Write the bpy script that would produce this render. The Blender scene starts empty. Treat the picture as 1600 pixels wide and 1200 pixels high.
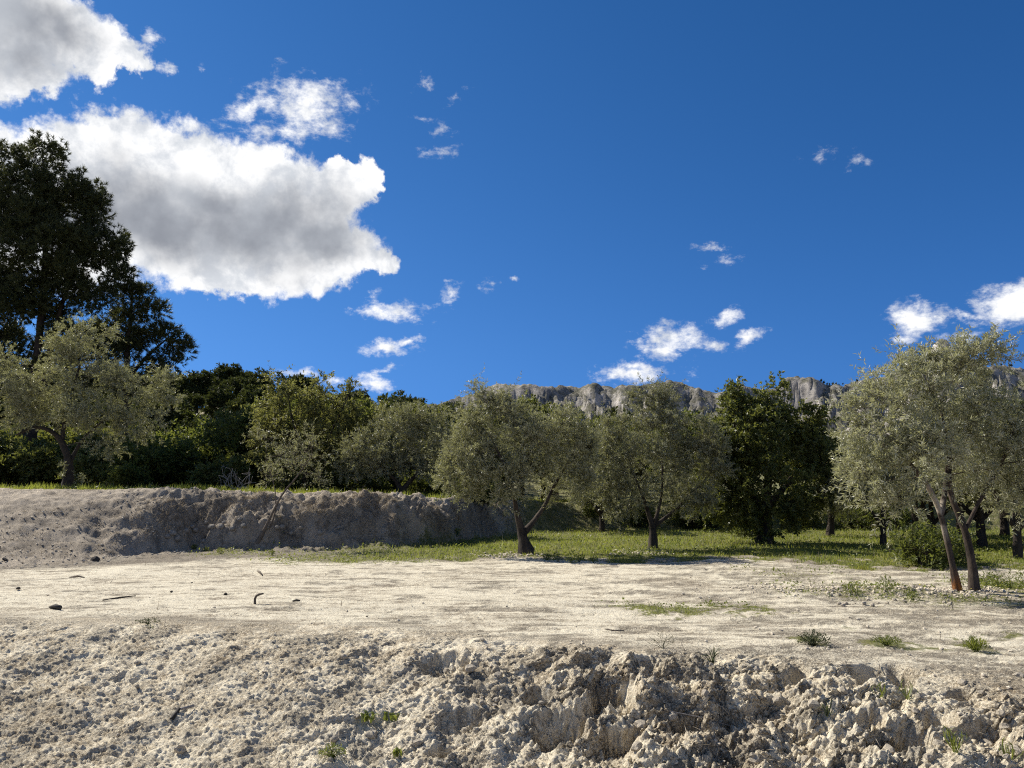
import bpy, math, random
import numpy as np
from mathutils import Vector

# ------------------------------------------------------------------ camera, sky, sun, exposure
SC = bpy.context.scene
COL = SC.collection
F = 1209.0                      # focal length in pixels of the 1600 px wide photograph
PITCH = math.radians(8.0)
CAMZ = 1.55
cd = bpy.data.cameras.new('camera')
cam = bpy.data.objects.new('camera', cd)
COL.objects.link(cam)
cam.location = (0, 0, CAMZ)
cam.rotation_euler = (math.radians(90) + PITCH, 0, 0)
cd.sensor_width = 36.0
cd.lens = 36.0 * F / 1600.0
cd.clip_start = 0.1
cd.clip_end = 20000
SC.camera = cam

SUN_EL, SUN_AZ = 41.0, -58.0    # degrees; azimuth from the view direction, negative = towards the west side
SUN_STRENGTH, SKY_STRENGTH, EXPOSURE = 5.0, 0.0643, 0.60
sl = bpy.data.lights.new('sun', 'SUN')
sl.energy = SUN_STRENGTH
sl.angle = math.radians(0.53)
sl.color = (1.0, 0.94, 0.84)
sun = bpy.data.objects.new('sun', sl)
COL.objects.link(sun)
_a, _e = math.radians(SUN_AZ), math.radians(SUN_EL)
SUNDIR = Vector((math.sin(_a) * math.cos(_e), math.cos(_a) * math.cos(_e), math.sin(_e)))
sun.rotation_euler = SUNDIR.to_track_quat('Z', 'Y').to_euler()
sun.location = SUNDIR * 50

SC.view_settings.view_transform = 'Standard'
SC.view_settings.look = 'None'
SC.view_settings.exposure = EXPOSURE
SC.view_settings.gamma = 1.0
SC.view_settings.use_curve_mapping = False
SC.render.engine = 'CYCLES'
cy = SC.cycles
cy.use_denoising = False
try:
    cy.denoiser = 'OPENIMAGEDENOISE'
    cy.denoising_input_passes = 'RGB_ALBEDO_NORMAL'
    cy.denoising_prefilter = 'ACCURATE'
except Exception:
    pass
cy.filter_width = 1.15
cy.max_bounces = 6
cy.diffuse_bounces = 4
cy.glossy_bounces = 2
cy.transmission_bounces = 3
cy.transparent_max_bounces = 4
cy.caustics_reflective = False
cy.caustics_refractive = False
cy.sample_clamp_indirect = 6.0


def pdir(px, py):
    cx, cyy = (px - 800.0) / F, (600.0 - py) / F
    return np.array((cx, math.cos(PITCH) - cyy * math.sin(PITCH), math.sin(PITCH) + cyy * math.cos(PITCH)))


def P(px, py, d):
    """the point seen at photo pixel px, py at forward distance d metres"""
    v = pdir(px, py)
    return np.array((0, 0, CAMZ)) + v * (d / v[1])


def G(px, py, z=0.0):
    v = pdir(px, py)
    return np.array((0, 0, CAMZ)) + v * ((z - CAMZ) / v[2])


class NT:
    """small node-tree writer"""
    def __init__(self, tree):
        self.t = tree
        tree.nodes.clear()

    def n(self, typ, **kw):
        nd = self.t.nodes.new(typ)
        for k, v in kw.items():
            setattr(nd, k, v)
        return nd

    def link(self, a, b):
        self.t.links.new(a, b)

    def put(self, sock, v):
        if isinstance(v, bpy.types.NodeSocket):
            self.t.links.new(v, sock)
        else:
            sock.default_value = v

    def math(self, op, a, b=None, c=None, clamp=False):
        nd = self.n('ShaderNodeMath', operation=op, use_clamp=clamp)
        for i, v in enumerate((a, b, c)):
            if v is not None:
                self.put(nd.inputs[i], v)
        return nd.outputs[0]

    def vmath(self, op, a, b=None, c=None):
        nd = self.n('ShaderNodeVectorMath', operation=op)
        for i, v in enumerate((a, b, c)):
            if v is not None:
                self.put(nd.inputs[i], v)
        return nd.outputs[1] if op in ('LENGTH', 'DISTANCE', 'DOT_PRODUCT') else nd.outputs[0]

    def noise(self, vec, scale, detail=4, rough=0.5, typ='FBM', dist=0.0, lac=2.0):
        nd = self.n('ShaderNodeTexNoise')
        nd.noise_dimensions = '3D'
        try:
            nd.noise_type = typ
        except Exception:
            pass
        if vec is not None:
            self.link(vec, nd.inputs['Vector'])
        nd.inputs['Scale'].default_value = scale
        nd.inputs['Detail'].default_value = detail
        nd.inputs['Roughness'].default_value = rough
        nd.inputs['Lacunarity'].default_value = lac
        nd.inputs['Distortion'].default_value = dist
        return nd

    def sstep(self, v, lo, hi, a=0.0, b=1.0):
        nd = self.n('ShaderNodeMapRange', interpolation_type='SMOOTHSTEP')
        self.put(nd.inputs['Value'], v)
        self.put(nd.inputs['From Min'], lo)
        self.put(nd.inputs['From Max'], hi)
        nd.inputs['To Min'].default_value = a
        nd.inputs['To Max'].default_value = b
        return nd.outputs['Result']

    def mix(self, fac, a, b, blend='MIX'):
        nd = self.n('ShaderNodeMix', data_type='RGBA', blend_type=blend)
        self.put(nd.inputs['Factor'], fac)
        for sock, v in ((nd.inputs[6], a), (nd.inputs[7], b)):
            if isinstance(v, (tuple, list)):
                sock.default_value = (*v, 1.0) if len(v) == 3 else v
            else:
                self.link(v, sock)
        return nd.outputs[2]

    def ramp(self, fac, stops):
        nd = self.n('ShaderNodeValToRGB')
        self.put(nd.inputs[0], fac)
        el = nd.color_ramp.elements
        while len(el) < len(stops):
            el.new(0.5)
        for e, (p, c) in zip(el, stops):
            e.position = p
            e.color = (*c, 1.0) if len(c) == 3 else c
        return nd.outputs[0]


def build_world():
    w = bpy.data.worlds.new('World')
    SC.world = w
    w.use_nodes = True
    try:
        w.cycles.sampling_method = 'MANUAL'
        w.cycles.sample_map_resolution = 512
    except Exception:
        pass
    T = NT(w.node_tree)
    sky = T.n('ShaderNodeTexSky', sky_type='NISHITA')
    sky.sun_disc = False
    sky.sun_elevation = math.radians(SUN_EL)
    sky.sun_rotation = math.radians(SUN_AZ)
    sky.altitude = 300
    sky.air_density = 1.0
    sky.dust_density = 0.25
    sky.ozone_density = 3.0
    # clear mountain air: deeper, purer blue than the plain model
    ks = SKY_STRENGTH * 2 ** EXPOSURE
    sc3 = T.n('ShaderNodeSeparateColor')
    T.link(sky.outputs[0], sc3.inputs[0])
    blue = sc3.outputs[2]
    rr = T.math('MULTIPLY', blue, T.math('MULTIPLY_ADD', blue, 0.123 * ks, 0.026))
    gg = T.math('MULTIPLY', blue, T.math('MULTIPLY_ADD', blue, 0.146 * ks, 0.272))
    ccol = T.n('ShaderNodeCombineColor')
    for q, v in enumerate((rr, gg, blue)):
        T.link(v, ccol.inputs[q])
    skycol = ccol.outputs[0]
    # direction of the sky point as azimuth and elevation
    tc = T.n('ShaderNodeTexCoord')
    dirv = tc.outputs['Generated']
    sp = T.n('ShaderNodeSeparateXYZ')
    T.link(dirv, sp.inputs[0])
    az = T.math('ARCTAN2', sp.outputs[0], sp.outputs[1])
    el = T.math('ARCSINE', sp.outputs[2])
    cb = T.n('ShaderNodeCombineXYZ')
    T.link(az, cb.inputs[0])
    T.link(el, cb.inputs[1])
    ae = cb.outputs[0]
    # ragged edges: warp the coordinates with noise
    w1 = T.noise(dirv, 9.0, 5, 0.55).outputs['Color']
    w1 = T.vmath('MULTIPLY', T.vmath('SUBTRACT', w1, (0.5, 0.5, 0.5)), (0.085, 0.085, 0.0))
    w2 = T.noise(dirv, 42.0, 7, 0.62).outputs['Color']
    w2 = T.vmath('MULTIPLY', T.vmath('SUBTRACT', w2, (0.5, 0.5, 0.5)), (0.042, 0.042, 0.0))
    wbig = T.vmath('ADD', T.vmath('ADD', ae, w1), w2)
    w3 = T.vmath('MULTIPLY', T.vmath('SUBTRACT', T.noise(dirv, 30.0, 6, 0.62).outputs['Color'], (0.5, 0.5, 0.5)), (0.05, 0.03, 0.0))
    wsmall = T.vmath('ADD', ae, w3)

    def aeof(px, py):
        v = pdir(px, py)
        v = v / np.linalg.norm(v)
        return math.atan2(v[0], v[1]), math.asin(v[2])

    def field(coord, blobs, smooth):
        out = None
        for b in blobs:
            px, py, rx, ry = b[:4]
            rot = math.radians(b[4]) if len(b) > 4 else 0.0
            gain = b[5] if len(b) > 5 else 1.0
            c = aeof(px, py)
            ex = aeof(px + rx, py)
            ey = aeof(px, py - ry)
            rxa = math.hypot(ex[0] - c[0], ex[1] - c[1])
            rya = math.hypot(ey[0] - c[0], ey[1] - c[1])
            mp = T.n('ShaderNodeMapping', vector_type='TEXTURE')
            T.link(coord, mp.inputs['Vector'])
            mp.inputs['Location'].default_value = (c[0], c[1], 0)
            mp.inputs['Rotation'].default_value = (0, 0, rot)
            mp.inputs['Scale'].default_value = (rxa, rya, 1)
            ln = T.vmath('LENGTH', mp.outputs[0])
            v = T.math('MULTIPLY_ADD', ln, -gain, gain)
            if out is None:
                out = v
            elif smooth:
                nd = T.n('ShaderNodeMath', operation='SMOOTH_MAX')
                T.link(out, nd.inputs[0])
                T.link(v, nd.inputs[1])
                nd.inputs[2].default_value = smooth
                out = nd.outputs[0]
            else:
                out = T.math('MAXIMUM', out, v)
        return out

    big = [(40, 280, 180, 85), (180, 250, 130, 72), (290, 275, 190, 95), (420, 315, 150, 95), (510, 305, 75, 50),
           (575, 290, 22, 48, -12), (330, 385, 190, 80), (470, 395, 135, 60), (570, 412, 52, 26), (90, 350, 220, 100),
           (340, 432, 90, 38), (-150, 300, 200, 110), (540, 268, 45, 22)]
    top = [(40, 40, 160, 82), (140, 88, 90, 46), (20, 118, 75, 34), (-110, 40, 220, 110), (190, 112, 52, 26), (-300, 100, 260, 100)]
    wisp = [(478, 165, 95, 58, 8, 1.15), (392, 168, 66, 32, 35, 0.95), (440, 205, 70, 28, 0, 0.8), (500, 195, 60, 26, 0, 0.9), (242, 60, 20, 16, 0, 0.8),
            (258, 108, 14, 9, 0, 0.7), (618, 488, 70, 19, 3, 1.1), (582, 466, 14, 14, 50, 0.6), (702, 461, 24, 17, 40, 0.8), (765, 441, 12, 12, 50, 0.6),
            (805, 434, 11, 6, 0, 0.8), (600, 546, 52, 14, 0, 1.15), (638, 531, 24, 9, 20, 0.9), (588, 596, 36, 18, 0, 1.1),
            (468, 583, 34, 9, 0, 0.9), (518, 596, 26, 9, 0, 0.8), (605, 575, 34, 8, 10, 0.7), (1052, 534, 66, 34, 0, 1.15), (1030, 545, 40, 24, 0, 1.0),
            (1110, 541, 26, 16, 0, 1.0), (1134, 496, 32, 17, 20, 0.95), (1170, 526, 40, 16, 25, 1.0), (995, 583, 84, 18, 0, 1.15),
            (1000, 573, 26, 12, 0, 0.8), (1112, 387, 34, 8, 0, 0.62), (1134, 408, 26, 10, 0, 0.42), (1495, 490, 24, 10, 0, 0.8), (1430, 500, 52, 36, 0, 1.35), (1578, 478, 80, 42, 8, 1.5), (1650, 468, 90, 50, 0, 1.5),
            (1408, 530, 36, 10, 0, 0.7), (1500, 528, 40, 12, 0, 0.8), (1285, 243, 30, 10, 0, 0.32), (1326, 257, 22, 8, 0, 0.25),
            (704, 156, 22, 9, 30, 0.36), (668, 126, 10, 14, 0, 0.3), (690, 205, 14, 24, 40, 0.38), (667, 187, 16, 8, 0, 0.42),
            (688, 236, 22, 8, 0, 0.26), (310, 105, 8, 14, 0, 0.4)]
    nb = T.noise(dirv, 34.0, 9, 0.64).outputs[0]
    ns = T.noise(T.vmath('MULTIPLY', dirv, (1.0, 1.0, 1.7)), 38.0, 9, 0.68).outputs[0]
    B = T.math('ADD', T.math('MAXIMUM', field(wbig, big, 0.22), field(wbig, top, 0.2)), T.math('MULTIPLY_ADD', nb, 0.8, -0.42))
    S = T.math('ADD', field(wsmall, wisp, 0.1), T.math('MULTIPLY_ADD', ns, 3.0, -1.68))
    # broken cumulus goes on round the unseen sky, its cover raised as fill light
    gn = T.noise(dirv, 3.2, 9, 0.58).outputs[0]
    gm = T.sstep(T.math('ABSOLUTE', az), 0.72, 0.95)
    gb = T.sstep(el, 0.03, 0.15)
    Gc = T.math('MULTIPLY', T.math('MULTIPLY', T.math('MULTIPLY_ADD', gn, 3.0, -1.60), gm), gb)
    aB = T.sstep(B, -0.08, 0.20)
    aS = T.sstep(S, -0.16, 1.05)
    aG = T.sstep(Gc, 0.0, 0.3)
    alpha = T.math('MAXIMUM', T.math('MAXIMUM', aB, aS), aG)
    # the thick middle of the cumulus lets less sun through
    core = [(390, 352, 190, 85, 8), (500, 378, 95, 46), (240, 350, 190, 80), (100, 335, 220, 75), (40, 40, 130, 66), (-70, 40, 180, 90),
            (-160, 310, 190, 80), (330, 310, 110, 50)]
    C = T.math('ADD', field(T.vmath('ADD', ae, T.vmath('MULTIPLY', w1, (1.2, 1.2, 0))), core, 0.3), T.math('MULTIPLY_ADD', T.noise(dirv, 11.0, 8, 0.58).outputs[0], 1.5, -0.78))
    thick = T.math('MAXIMUM', T.sstep(C, -0.35, 0.80), T.sstep(Gc, 0.3, 1.1))
    bill = T.noise(dirv, 24.0, 9, 0.62, dist=0.15).outputs[0]
    white = T.mix(T.sstep(bill, 0.34, 0.60), (0.70, 0.735, 0.79), (1.10, 1.10, 1.10))
    grey = T.mix(T.sstep(T.noise(dirv, 9.0, 7, 0.55).outputs[0], 0.32, 0.66), (0.29, 0.31, 0.355), (0.50, 0.53, 0.58))
    cc = T.mix(thick, white, grey)
    cloud_gain = 1.0 / (SKY_STRENGTH * 2 ** EXPOSURE)
    cc2 = T.mix(1.0, cc, (cloud_gain,) * 3, 'MULTIPLY')
    out = T.mix(alpha, skycol, cc2)
    bg = T.n('ShaderNodeBackground')
    T.link(out, bg.inputs['Color'])
    bg.inputs['Strength'].default_value = SKY_STRENGTH
    wo = T.n('ShaderNodeOutputWorld')
    T.link(bg.outputs[0], wo.inputs[0])


build_world()

# ------------------------------------------------------------------ noise
RNG0 = np.random.RandomState(7)
PERM = RNG0.permutation(4096).astype(np.int64)
GA = RNG0.rand(4096) * 2 * np.pi
GX, GY = np.cos(GA), np.sin(GA)
JX, JY = RNG0.rand(4096), RNG0.rand(4096)


def _h(ix, iy, s):
    return PERM[(PERM[(PERM[(ix + s * 131) & 4095] + iy) & 4095] + s * 17) & 4095]


def perlin(x, y, s=0):
    xi, yi = np.floor(x).astype(np.int64), np.floor(y).astype(np.int64)
    fx, fy = x - xi, y - yi
    u, v = fx * fx * fx * (fx * (fx * 6 - 15) + 10), fy * fy * fy * (fy * (fy * 6 - 15) + 10)
    r = 0
    for dx in (0, 1):
        for dy in (0, 1):
            h = _h(xi + dx, yi + dy, s)
            g = GX[h] * (fx - dx) + GY[h] * (fy - dy)
            r = r + g * (u if dx else 1 - u) * (v if dy else 1 - v)
    return r * 1.5


def fbm(x, y, octv=4, gain=0.5, s=0):
    r, a = 0, 1.0
    for k in range(octv):
        r = r + a * perlin(x, y, s + k)
        x, y, a = x * 2.03 + 3.1, y * 2.03 + 1.7, a * gain
    return r


def worley(x, y, s=0):
    xi, yi = np.floor(x).astype(np.int64), np.floor(y).astype(np.int64)
    f = np.full(x.shape, 9.0)
    hid = np.zeros(x.shape, np.int64)
    for dx in (-1, 0, 1):
        for dy in (-1, 0, 1):
            h = _h(xi + dx, yi + dy, s)
            d = (xi + dx + JX[h] - x) ** 2 + (yi + dy + JY[h] - y) ** 2
            m = d < f
            f = np.where(m, d, f)
            hid = np.where(m, h, hid)
    return np.sqrt(f), hid


def sst(v, a, b):
    t = np.clip((v - a) / (b - a), 0, 1)
    return t * t * (3 - 2 * t)


# ------------------------------------------------------------------ terrain description (curves read off the photograph)
def curve(pts, z=0.0):
    q = [G(px, py, z) for px, py in pts]
    aa = np.array([p[0] / p[1] for p in q])
    yy = np.array([p[1] for p in q])
    o = np.argsort(aa)
    return aa[o], yy[o]


C_BRINK = curve([(-500, 945), (-200, 958), (0, 966), (200, 966), (400, 975), (560, 978), (700, 988), (850, 1000), (1000, 1012), (1150, 1020), (1300, 1032), (1450, 1046), (1600, 1060), (1900, 1075), (2200, 1090)])
C_ROADEND = curve([(-500, 894), (0, 891), (120, 888), (250, 880), (420, 872), (520, 878), (640, 878), (700, 876), (820, 872), (900, 878), (1040, 880), (1130, 874), (1240, 880), (1330, 889), (1450, 893), (1600, 892), (2200, 896)])
C_FOOT = curve([(-500, 888), (0, 884), (130, 876), (230, 865), (300, 859), (500, 859), (620, 857), (700, 851), (760, 842), (820, 836), (900, 832), (1000, 829), (1200, 828), (1600, 827), (2200, 828)])


def ipc(c, a):
    return np.interp(a, c[0], c[1])


def pxa(a):
    return 800 + a * F * 1.025


LIPW = ([-500, 0, 150, 230, 300, 560, 700, 760, 820, 900, 1000, 1100, 2200], [5.2, 5.0, 4.0, 2.6, 1.9, 1.8, 1.5, 2.4, 4.5, 5.5, 3.5, 2.2, 2.2])
TERH = ([-500, 0, 300, 500, 700, 800, 950, 1100, 2200], [1.72, 1.66, 1.60, 1.52, 1.36, 1.22, 1.05, 1.05, 1.1])
_hill = [(-600, 600), (-200, 575), (150, 590), (270, 598), (330, 588), (400, 604), (450, 608), (480, 613), (530, 625), (620, 644), (700, 672), (800, 684), (1000, 690), (1600, 692), (2300, 690)]
HD = 112.0
HILLZ = ([(p - 800) / F / 1.025 for p, q in _hill], [P(p, q, HD)[2] - 4.6 for p, q in _hill])
PITS = [(1385, 1052, .30, .22), (1345, 1045, .16, .18), (1420, 1158, .17, .20), (1462, 1128, .16, .14), (1010, 1042, .20, .13), (955, 1098, .26, .16),
        (880, 1140, .30, .18), (1080, 1135, .16, .14), (1060, 1040, .12, .10), (1240, 1060, .14, .10), (1350, 1135, .13, .12), (1540, 1140, .15, .10),
        (700, 1035, .28, .10), (980, 1160, .18, .15), (1180, 1120, .12, .10), (840, 1090, .18, .12), (1110, 1075, .12, .08), (1500, 1085, .12, .08), (690, 1178, .12, .12), (720, 1130, .2, .09)]


def Hbase(x, y):
    """ground height without the fine relief"""
    y = np.maximum(np.asarray(y, float), 0.5)
    x = np.asarray(x, float)
    a = x / y
    px = pxa(a)
    yB, yE, yF = ipc(C_BRINK, a), ipc(C_ROADEND, a), ipc(C_FOOT, a)
    yF = yF + 0.30 * fbm(x * 0.55, y * 0.9, 4, .6, 61) * sst(px, 150, 300)
    yL = yF + np.interp(px, *LIPW) * (1 + 0.30 * np.interp(px, [120, 320], [0.10, 1]) * fbm(x * .45, y * .8, 3, .6, 62))
    t = yB + 0.18 * fbm(x * 1.1, y * 0.3, 3, .5, 60) - y
    slope = np.interp(px, [0, 500, 900, 1300, 1700], [0.29, 0.32, 0.45, 0.56, 0.52])
    tt = np.maximum(t, 0)
    drop = slope * (np.sqrt(tt * tt + 0.5) - math.sqrt(0.5)) * 1.1
    drop = 1.75 * np.tanh(drop / 1.75)
    z = -drop
    h = np.interp(px, *TERH)
    s = np.clip((y - yF) / (yL - yF), 0, 1)
    steep = np.interp(px, [150, 260, 740, 860], [0, 1, 1, 0])
    gentle = np.interp(px, [150, 700], [1, 0]) * (s - 0.06 * np.sin(2 * np.pi * s)) + np.interp(px, [150, 700], [0, 1]) * (s * s * (3 - 2 * s))
    prof = steep * (1 - (1 - s) ** 2.3) + (1 - steep) * gentle
    z = z + h * prof
    hz = np.interp(a, *HILLZ)
    z = z + (hz - h) * sst(y, 44, HD) * (y > yL)
    z = z - 10 * sst(y, HD + 3, HD + 60)
    z = z + 0.035 * fbm(x * 0.35, y * 0.35, 3, .5, 20) * sst(t, 0.2, -0.5)
    # low rubble heap round the foot of the pale olive beside the track
    g = G(1400, 928)
    z = z + 0.10 * np.exp(-(((x - g[0]) / 1.7) ** 2 + ((y - g[1]) / 0.55) ** 2) * 1.5)
    return z


def hit(px, py, z0=None):
    """ground point seen at a photo pixel"""
    v = pdir(px, py)
    ys = np.concatenate([np.arange(4.5, 14, 0.02), np.arange(14, 140, 0.1)])
    zs = CAMZ + v[2] * ys / v[1]
    xs = v[0] * ys / v[1]
    hh = Hbase(xs, ys)
    k = np.argmax(zs <= hh)
    return np.array((xs[k], ys[k], hh[k]))


PITW = [(hit(p, q), r, d) for p, q, r, d in PITS]


def relief(x, y):
    """fine relief: returns dz, dy (dy leans lumps over towards the low side)"""
    a = x / y
    px = pxa(a)
    yB, yE, yF = ipc(C_BRINK, a), ipc(C_ROADEND, a), ipc(C_FOOT, a)
    t = yB + 0.18 * fbm(x * 1.1, y * 0.3, 3, .5, 60) - y
    m = sst(t + 0.22 * fbm(x * 2.3, y * 2.3, 3, .5, 5), -0.10, 0.8)
    amp = np.interp(px, [0, 450, 800, 950, 1700], [0.26, 0.28, 0.55, 1.10, 0.95])
    amp = amp * np.interp(px, [1390, 1450, 1520, 1600], [1, .5, .6, 1])
    dz = np.zeros_like(x)
    dy = np.zeros_like(x)
    # ledges and big lumps
    n = fbm(x * 2.1 + 4, y * 2.6, 5, .55, 31)
    q = n * 3.2
    fl = np.floor(q)
    stepv = (fl + sst(q - fl, 0.35, 0.65)) / 3.2
    dz += m * amp * (0.085 * stepv + 0.02 * n)
    dy += -m * amp * 0.11 * stepv
    big = fbm(x * 3.1, y * 3.1, 4, .55, 40)
    dz += m * amp * (0.050 * big + 0.03 * np.minimum(fbm(x * 2.6, y * 4.5, 4, .6, 41), 0.1))
    rid = 0
    for sc, ss, am in ((0.36, 11, 0.012), (0.15, 12, 0.012), (0.07, 13, 0.016), (0.042, 14, 0.018)):
        f1, hid = worley(x / sc + 0.3 * perlin(x * 5, y * 5, 3), y / sc * 1.1 + 0.3 * perlin(x * 5, y * 5, 4), ss)
        k = np.sqrt(np.clip(1 - (f1 / 0.72) ** 2, 0, 1)) * (0.25 + 0.75 * JX[hid])
        on = 0.35 + 0.65 * sst(fbm(x * 0.9, y * 0.9, 2, .5, 50 + ss), -0.35, 0.3)
        dz += m * amp * am * k * on
        dy += -m * amp * am * 0.7 * k * on
    dg = x * 0.6 + y
    dz += m * (0.030 * (1 - 2 * np.abs(fbm(x * 6, y * 8, 4, .65, 72))) * amp + 0.013 * fbm(dg * 13, (x - y * .6) * 6, 3, .65, 76) + 0.011 * fbm(x * 19, y * 19, 3, .8, 70) + 0.010 * perlin(x * 38, y * 38, 75))
    for (c, r, d) in PITW:
        dd = np.hypot((x - c[0]), (y - c[1]) * 1.15) / r + 0.3 * perlin(x * 5.5, y * 5.5, 33)
        k = sst(dd, 1.0, 0.62)
        dz -= d * k * (1.3 + 0.5 * fbm(x * 9, y * 9, 4, .65, 34))
        dy += 0.22 * d * k
    # the beaten track: shallow ruts along it and small lumps
    tr = (1 - m)
    dz += tr * 0.006 * fbm(x * 0.7, y * 5.0, 3, .5, 80)
    for q0, q1, wd in ((902, 900, .16), (915, 911, .16), (938, 944, .14), (950, 958, .14)):
        g0, g1 = G(0, q0), G(1300, q1)
        yl = g0[1] + (g1[1] - g0[1]) * (x - g0[0]) / (g1[0] - g0[0]) + 0.12 * fbm(x * .35, x * 0 + q0, 2, .5, 83)
        u_ = (y - yl) / wd
        dz += tr * sst(y - yB, 0.1, 0.5) * (-0.016 * np.exp(-u_ ** 2) + 0.010 * np.exp(-(np.abs(u_) - 1.5) ** 2 * 3)) * (0.5 + fbm(x * 1.2, y * 0.5, 3, .6, 84))
    lump = sst(fbm(x * 0.8, y * 1.5, 3, .5, 82), 0.0, 0.4)
    dz += tr * (0.004 + 0.010 * lump) * fbm(x * 14, y * 14, 4, .65, 81)
    # terrace face
    far = sst(y - yE, -0.2, 0.8)
    face = sst(y - yF, -1.2, 0.2) * sst(y - yF - np.interp(px, *LIPW), 1.0, -0.2)
    dz += far * 0.03 * fbm(x * 3, y * 3, 3, .5, 90)
    f1, hid = worley(x / 0.45, y / 0.35, 95)
    k = np.sqrt(np.clip(1 - (f1 / 0.75) ** 2, 0, 1)) * JX[hid]
    rub = np.interp(px, [300, 780, 860], [1.0, 1.0, 0.25])
    lw = np.interp(px, [0, 180, 320], [.12, .25, .9])
    dz += face * rub * (0.05 * k * lw + 0.16 * fbm(x * 1.5, y * 1.3, 5, .55, 96) * np.interp(px, [0, 180, 320], [.20, .34, .9]) + 0.05 * lw * fbm(x * 7, y * 7, 3, .6, 97) + 0.012 * fbm(x * 16, y * 16, 2, .6, 99) + 0.05 * (1 - 2.2 * np.abs(fbm(x * 2.2, y * 1.8, 4, .6, 98))) * np.interp(px, [150, 300], [.15, 1]))
    return dz, dy


def Hfull(x, y):
    x, y = np.atleast_1d(np.asarray(x, float)), np.atleast_1d(np.asarray(y, float))
    return Hbase(x, y) + relief(x, y)[0]


PATCH = []
for (px, py, rx, ry, w) in [(1090, 952, 115, 9, .85), (955, 945, 30, 5, .6), (1010, 944, 25, 5, .8), (1380, 1006, 70, 8, .9), (1270, 1002, 26, 10, 1.0), (1325, 980, 16, 5, .7), (1525, 1010, 22, 12, .9),
                            (1580, 995, 40, 7, .9), (1300, 927, 90, 12, .5), (1400, 920, 60, 12, .75), (1480, 936, 140, 14, .6), (1570, 918, 70, 14, 1.0), (1560, 945, 120, 10, .5), (1250, 915, 60, 7, .35),
                            (430, 876, 60, 5, .5), (235, 975, 16, 4, .5), (1260, 900, 80, 7, .4), (360, 865, 60, 6, .6), (560, 872, 120, 8, .8), (1190, 890, 60, 5, .4)]:
    c = G(px, py)
    PATCH.append((c[0], c[1], rx / F * c[1] / 0.99, abs(G(px, py - ry)[1] - G(px, py + ry)[1]) / 2, w))


def grassmask(x, y):
    a = x / y
    px = pxa(a)
    yE, yF = ipc(C_ROADEND, a), ipc(C_FOOT, a)
    n = fbm(x * 1.3, y * 1.3, 4, .6, 110)
    n2 = fbm(x * 4.5, y * 7.0, 3, .6, 112)
    e = (y - yE) + 1.5 * n + 0.6 * n2
    wleft = np.interp(px, [250, 420, 560, 700], [0.0, 0.25, 0.7, 1.0])
    g = sst(e, -0.1, 1.3) * wleft
    face = sst(y - yF, -0.2, 0.3)
    g = g * (1 - face * np.interp(px, [740, 830], [1.0, 0.12]))
    g = np.maximum(g, 0.0)
    top = sst(y - yF - np.interp(px, *LIPW), 0.6, 2.0)
    g = np.maximum(g, top * (0.35 + 0.5 * sst(n, -.3, .4)))
    pm = 0
    for (cx, cyy, rx, ry, w) in PATCH:
        d = np.sqrt(((x - cx) / rx) ** 2 + ((y - cyy) / ry) ** 2)
        pm = np.maximum(pm, w * sst(d + 0.7 * n + 0.5 * n2, 1.2, 0.35))
    return np.clip(np.maximum(g, pm), 0, 1)


# ------------------------------------------------------------------ mesh helpers
def mesh_np(name, verts, faces, nside, mats, smooth=False, fattr=None, vattr=None):
    """mesh from numpy arrays; faces all have nside corners"""
    me = bpy.data.meshes.new(name)
    verts = np.asarray(verts, np.float32).reshape(-1, 3)
    faces = np.asarray(faces, np.int32).reshape(-1, nside)
    nf = len(faces)
    me.vertices.add(len(verts))
    me.vertices.foreach_set('co', verts.ravel())
    me.loops.add(nf * nside)
    me.loops.foreach_set('vertex_index', faces.ravel())
    me.polygons.add(nf)
    me.polygons.foreach_set('loop_start', np.arange(0, nf * nside, nside, dtype=np.int32))
    me.polygons.foreach_set('use_smooth', np.full(nf, bool(smooth)))
    for m in (mats if isinstance(mats, (list, tuple)) else [mats]):
        me.materials.append(m)
    for k, v in (fattr or {}).items():
        at = me.attributes.new(k, 'FLOAT', 'FACE')
        at.data.foreach_set('value', np.asarray(v, np.float32))
    for k, v in (vattr or {}).items():
        at = me.attributes.new(k, 'FLOAT', 'POINT')
        at.data.foreach_set('value', np.asarray(v, np.float32))
    me.update(calc_edges=True)
    return me


def link(name, me, parent=None, loc=None):
    o = bpy.data.objects.new(name, me)
    COL.objects.link(o)
    if parent is not None:
        o.parent = parent
    if loc is not None:
        o.location = tuple(float(v) for v in loc)
    return o


def tag(o, label=None, cat=None, group=None, kind=None):
    for k, v in (('label', label), ('category', cat), ('group', group), ('kind', kind)):
        if v:
            o[k] = v
    return o


def thing(name, label, cat, loc, group=None, rz=0.0, sc=1.0):
    o = link(name, None, None, loc)
    o.empty_display_size = 0.2
    o.rotation_euler = (0, 0, rz)
    o.scale = (sc, sc, sc)
    return tag(o, label, cat, group)


def dup(root, loc, rz=0.0, sc=1.0, label=None, group=None):
    r = root.copy()
    COL.objects.link(r)
    r.location = tuple(float(v) for v in loc)
    r.rotation_euler = (0, 0, rz)
    r.scale = (sc, sc, sc) if np.isscalar(sc) else sc
    if label:
        r['label'] = label
    if group:
        r['group'] = group
    for ch in list(root.children):
        c = ch.copy()
        COL.objects.link(c)
        c.parent = r
    return r


def norm(v):
    return v / np.maximum(np.linalg.norm(v, axis=-1, keepdims=True), 1e-9)


# ------------------------------------------------------------------ materials
def new_mat(name):
    m = bpy.data.materials.new(name)
    m.use_nodes = True
    T = NT(m.node_tree)
    out = T.n('ShaderNodeOutputMaterial')
    return m, T, out


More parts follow.
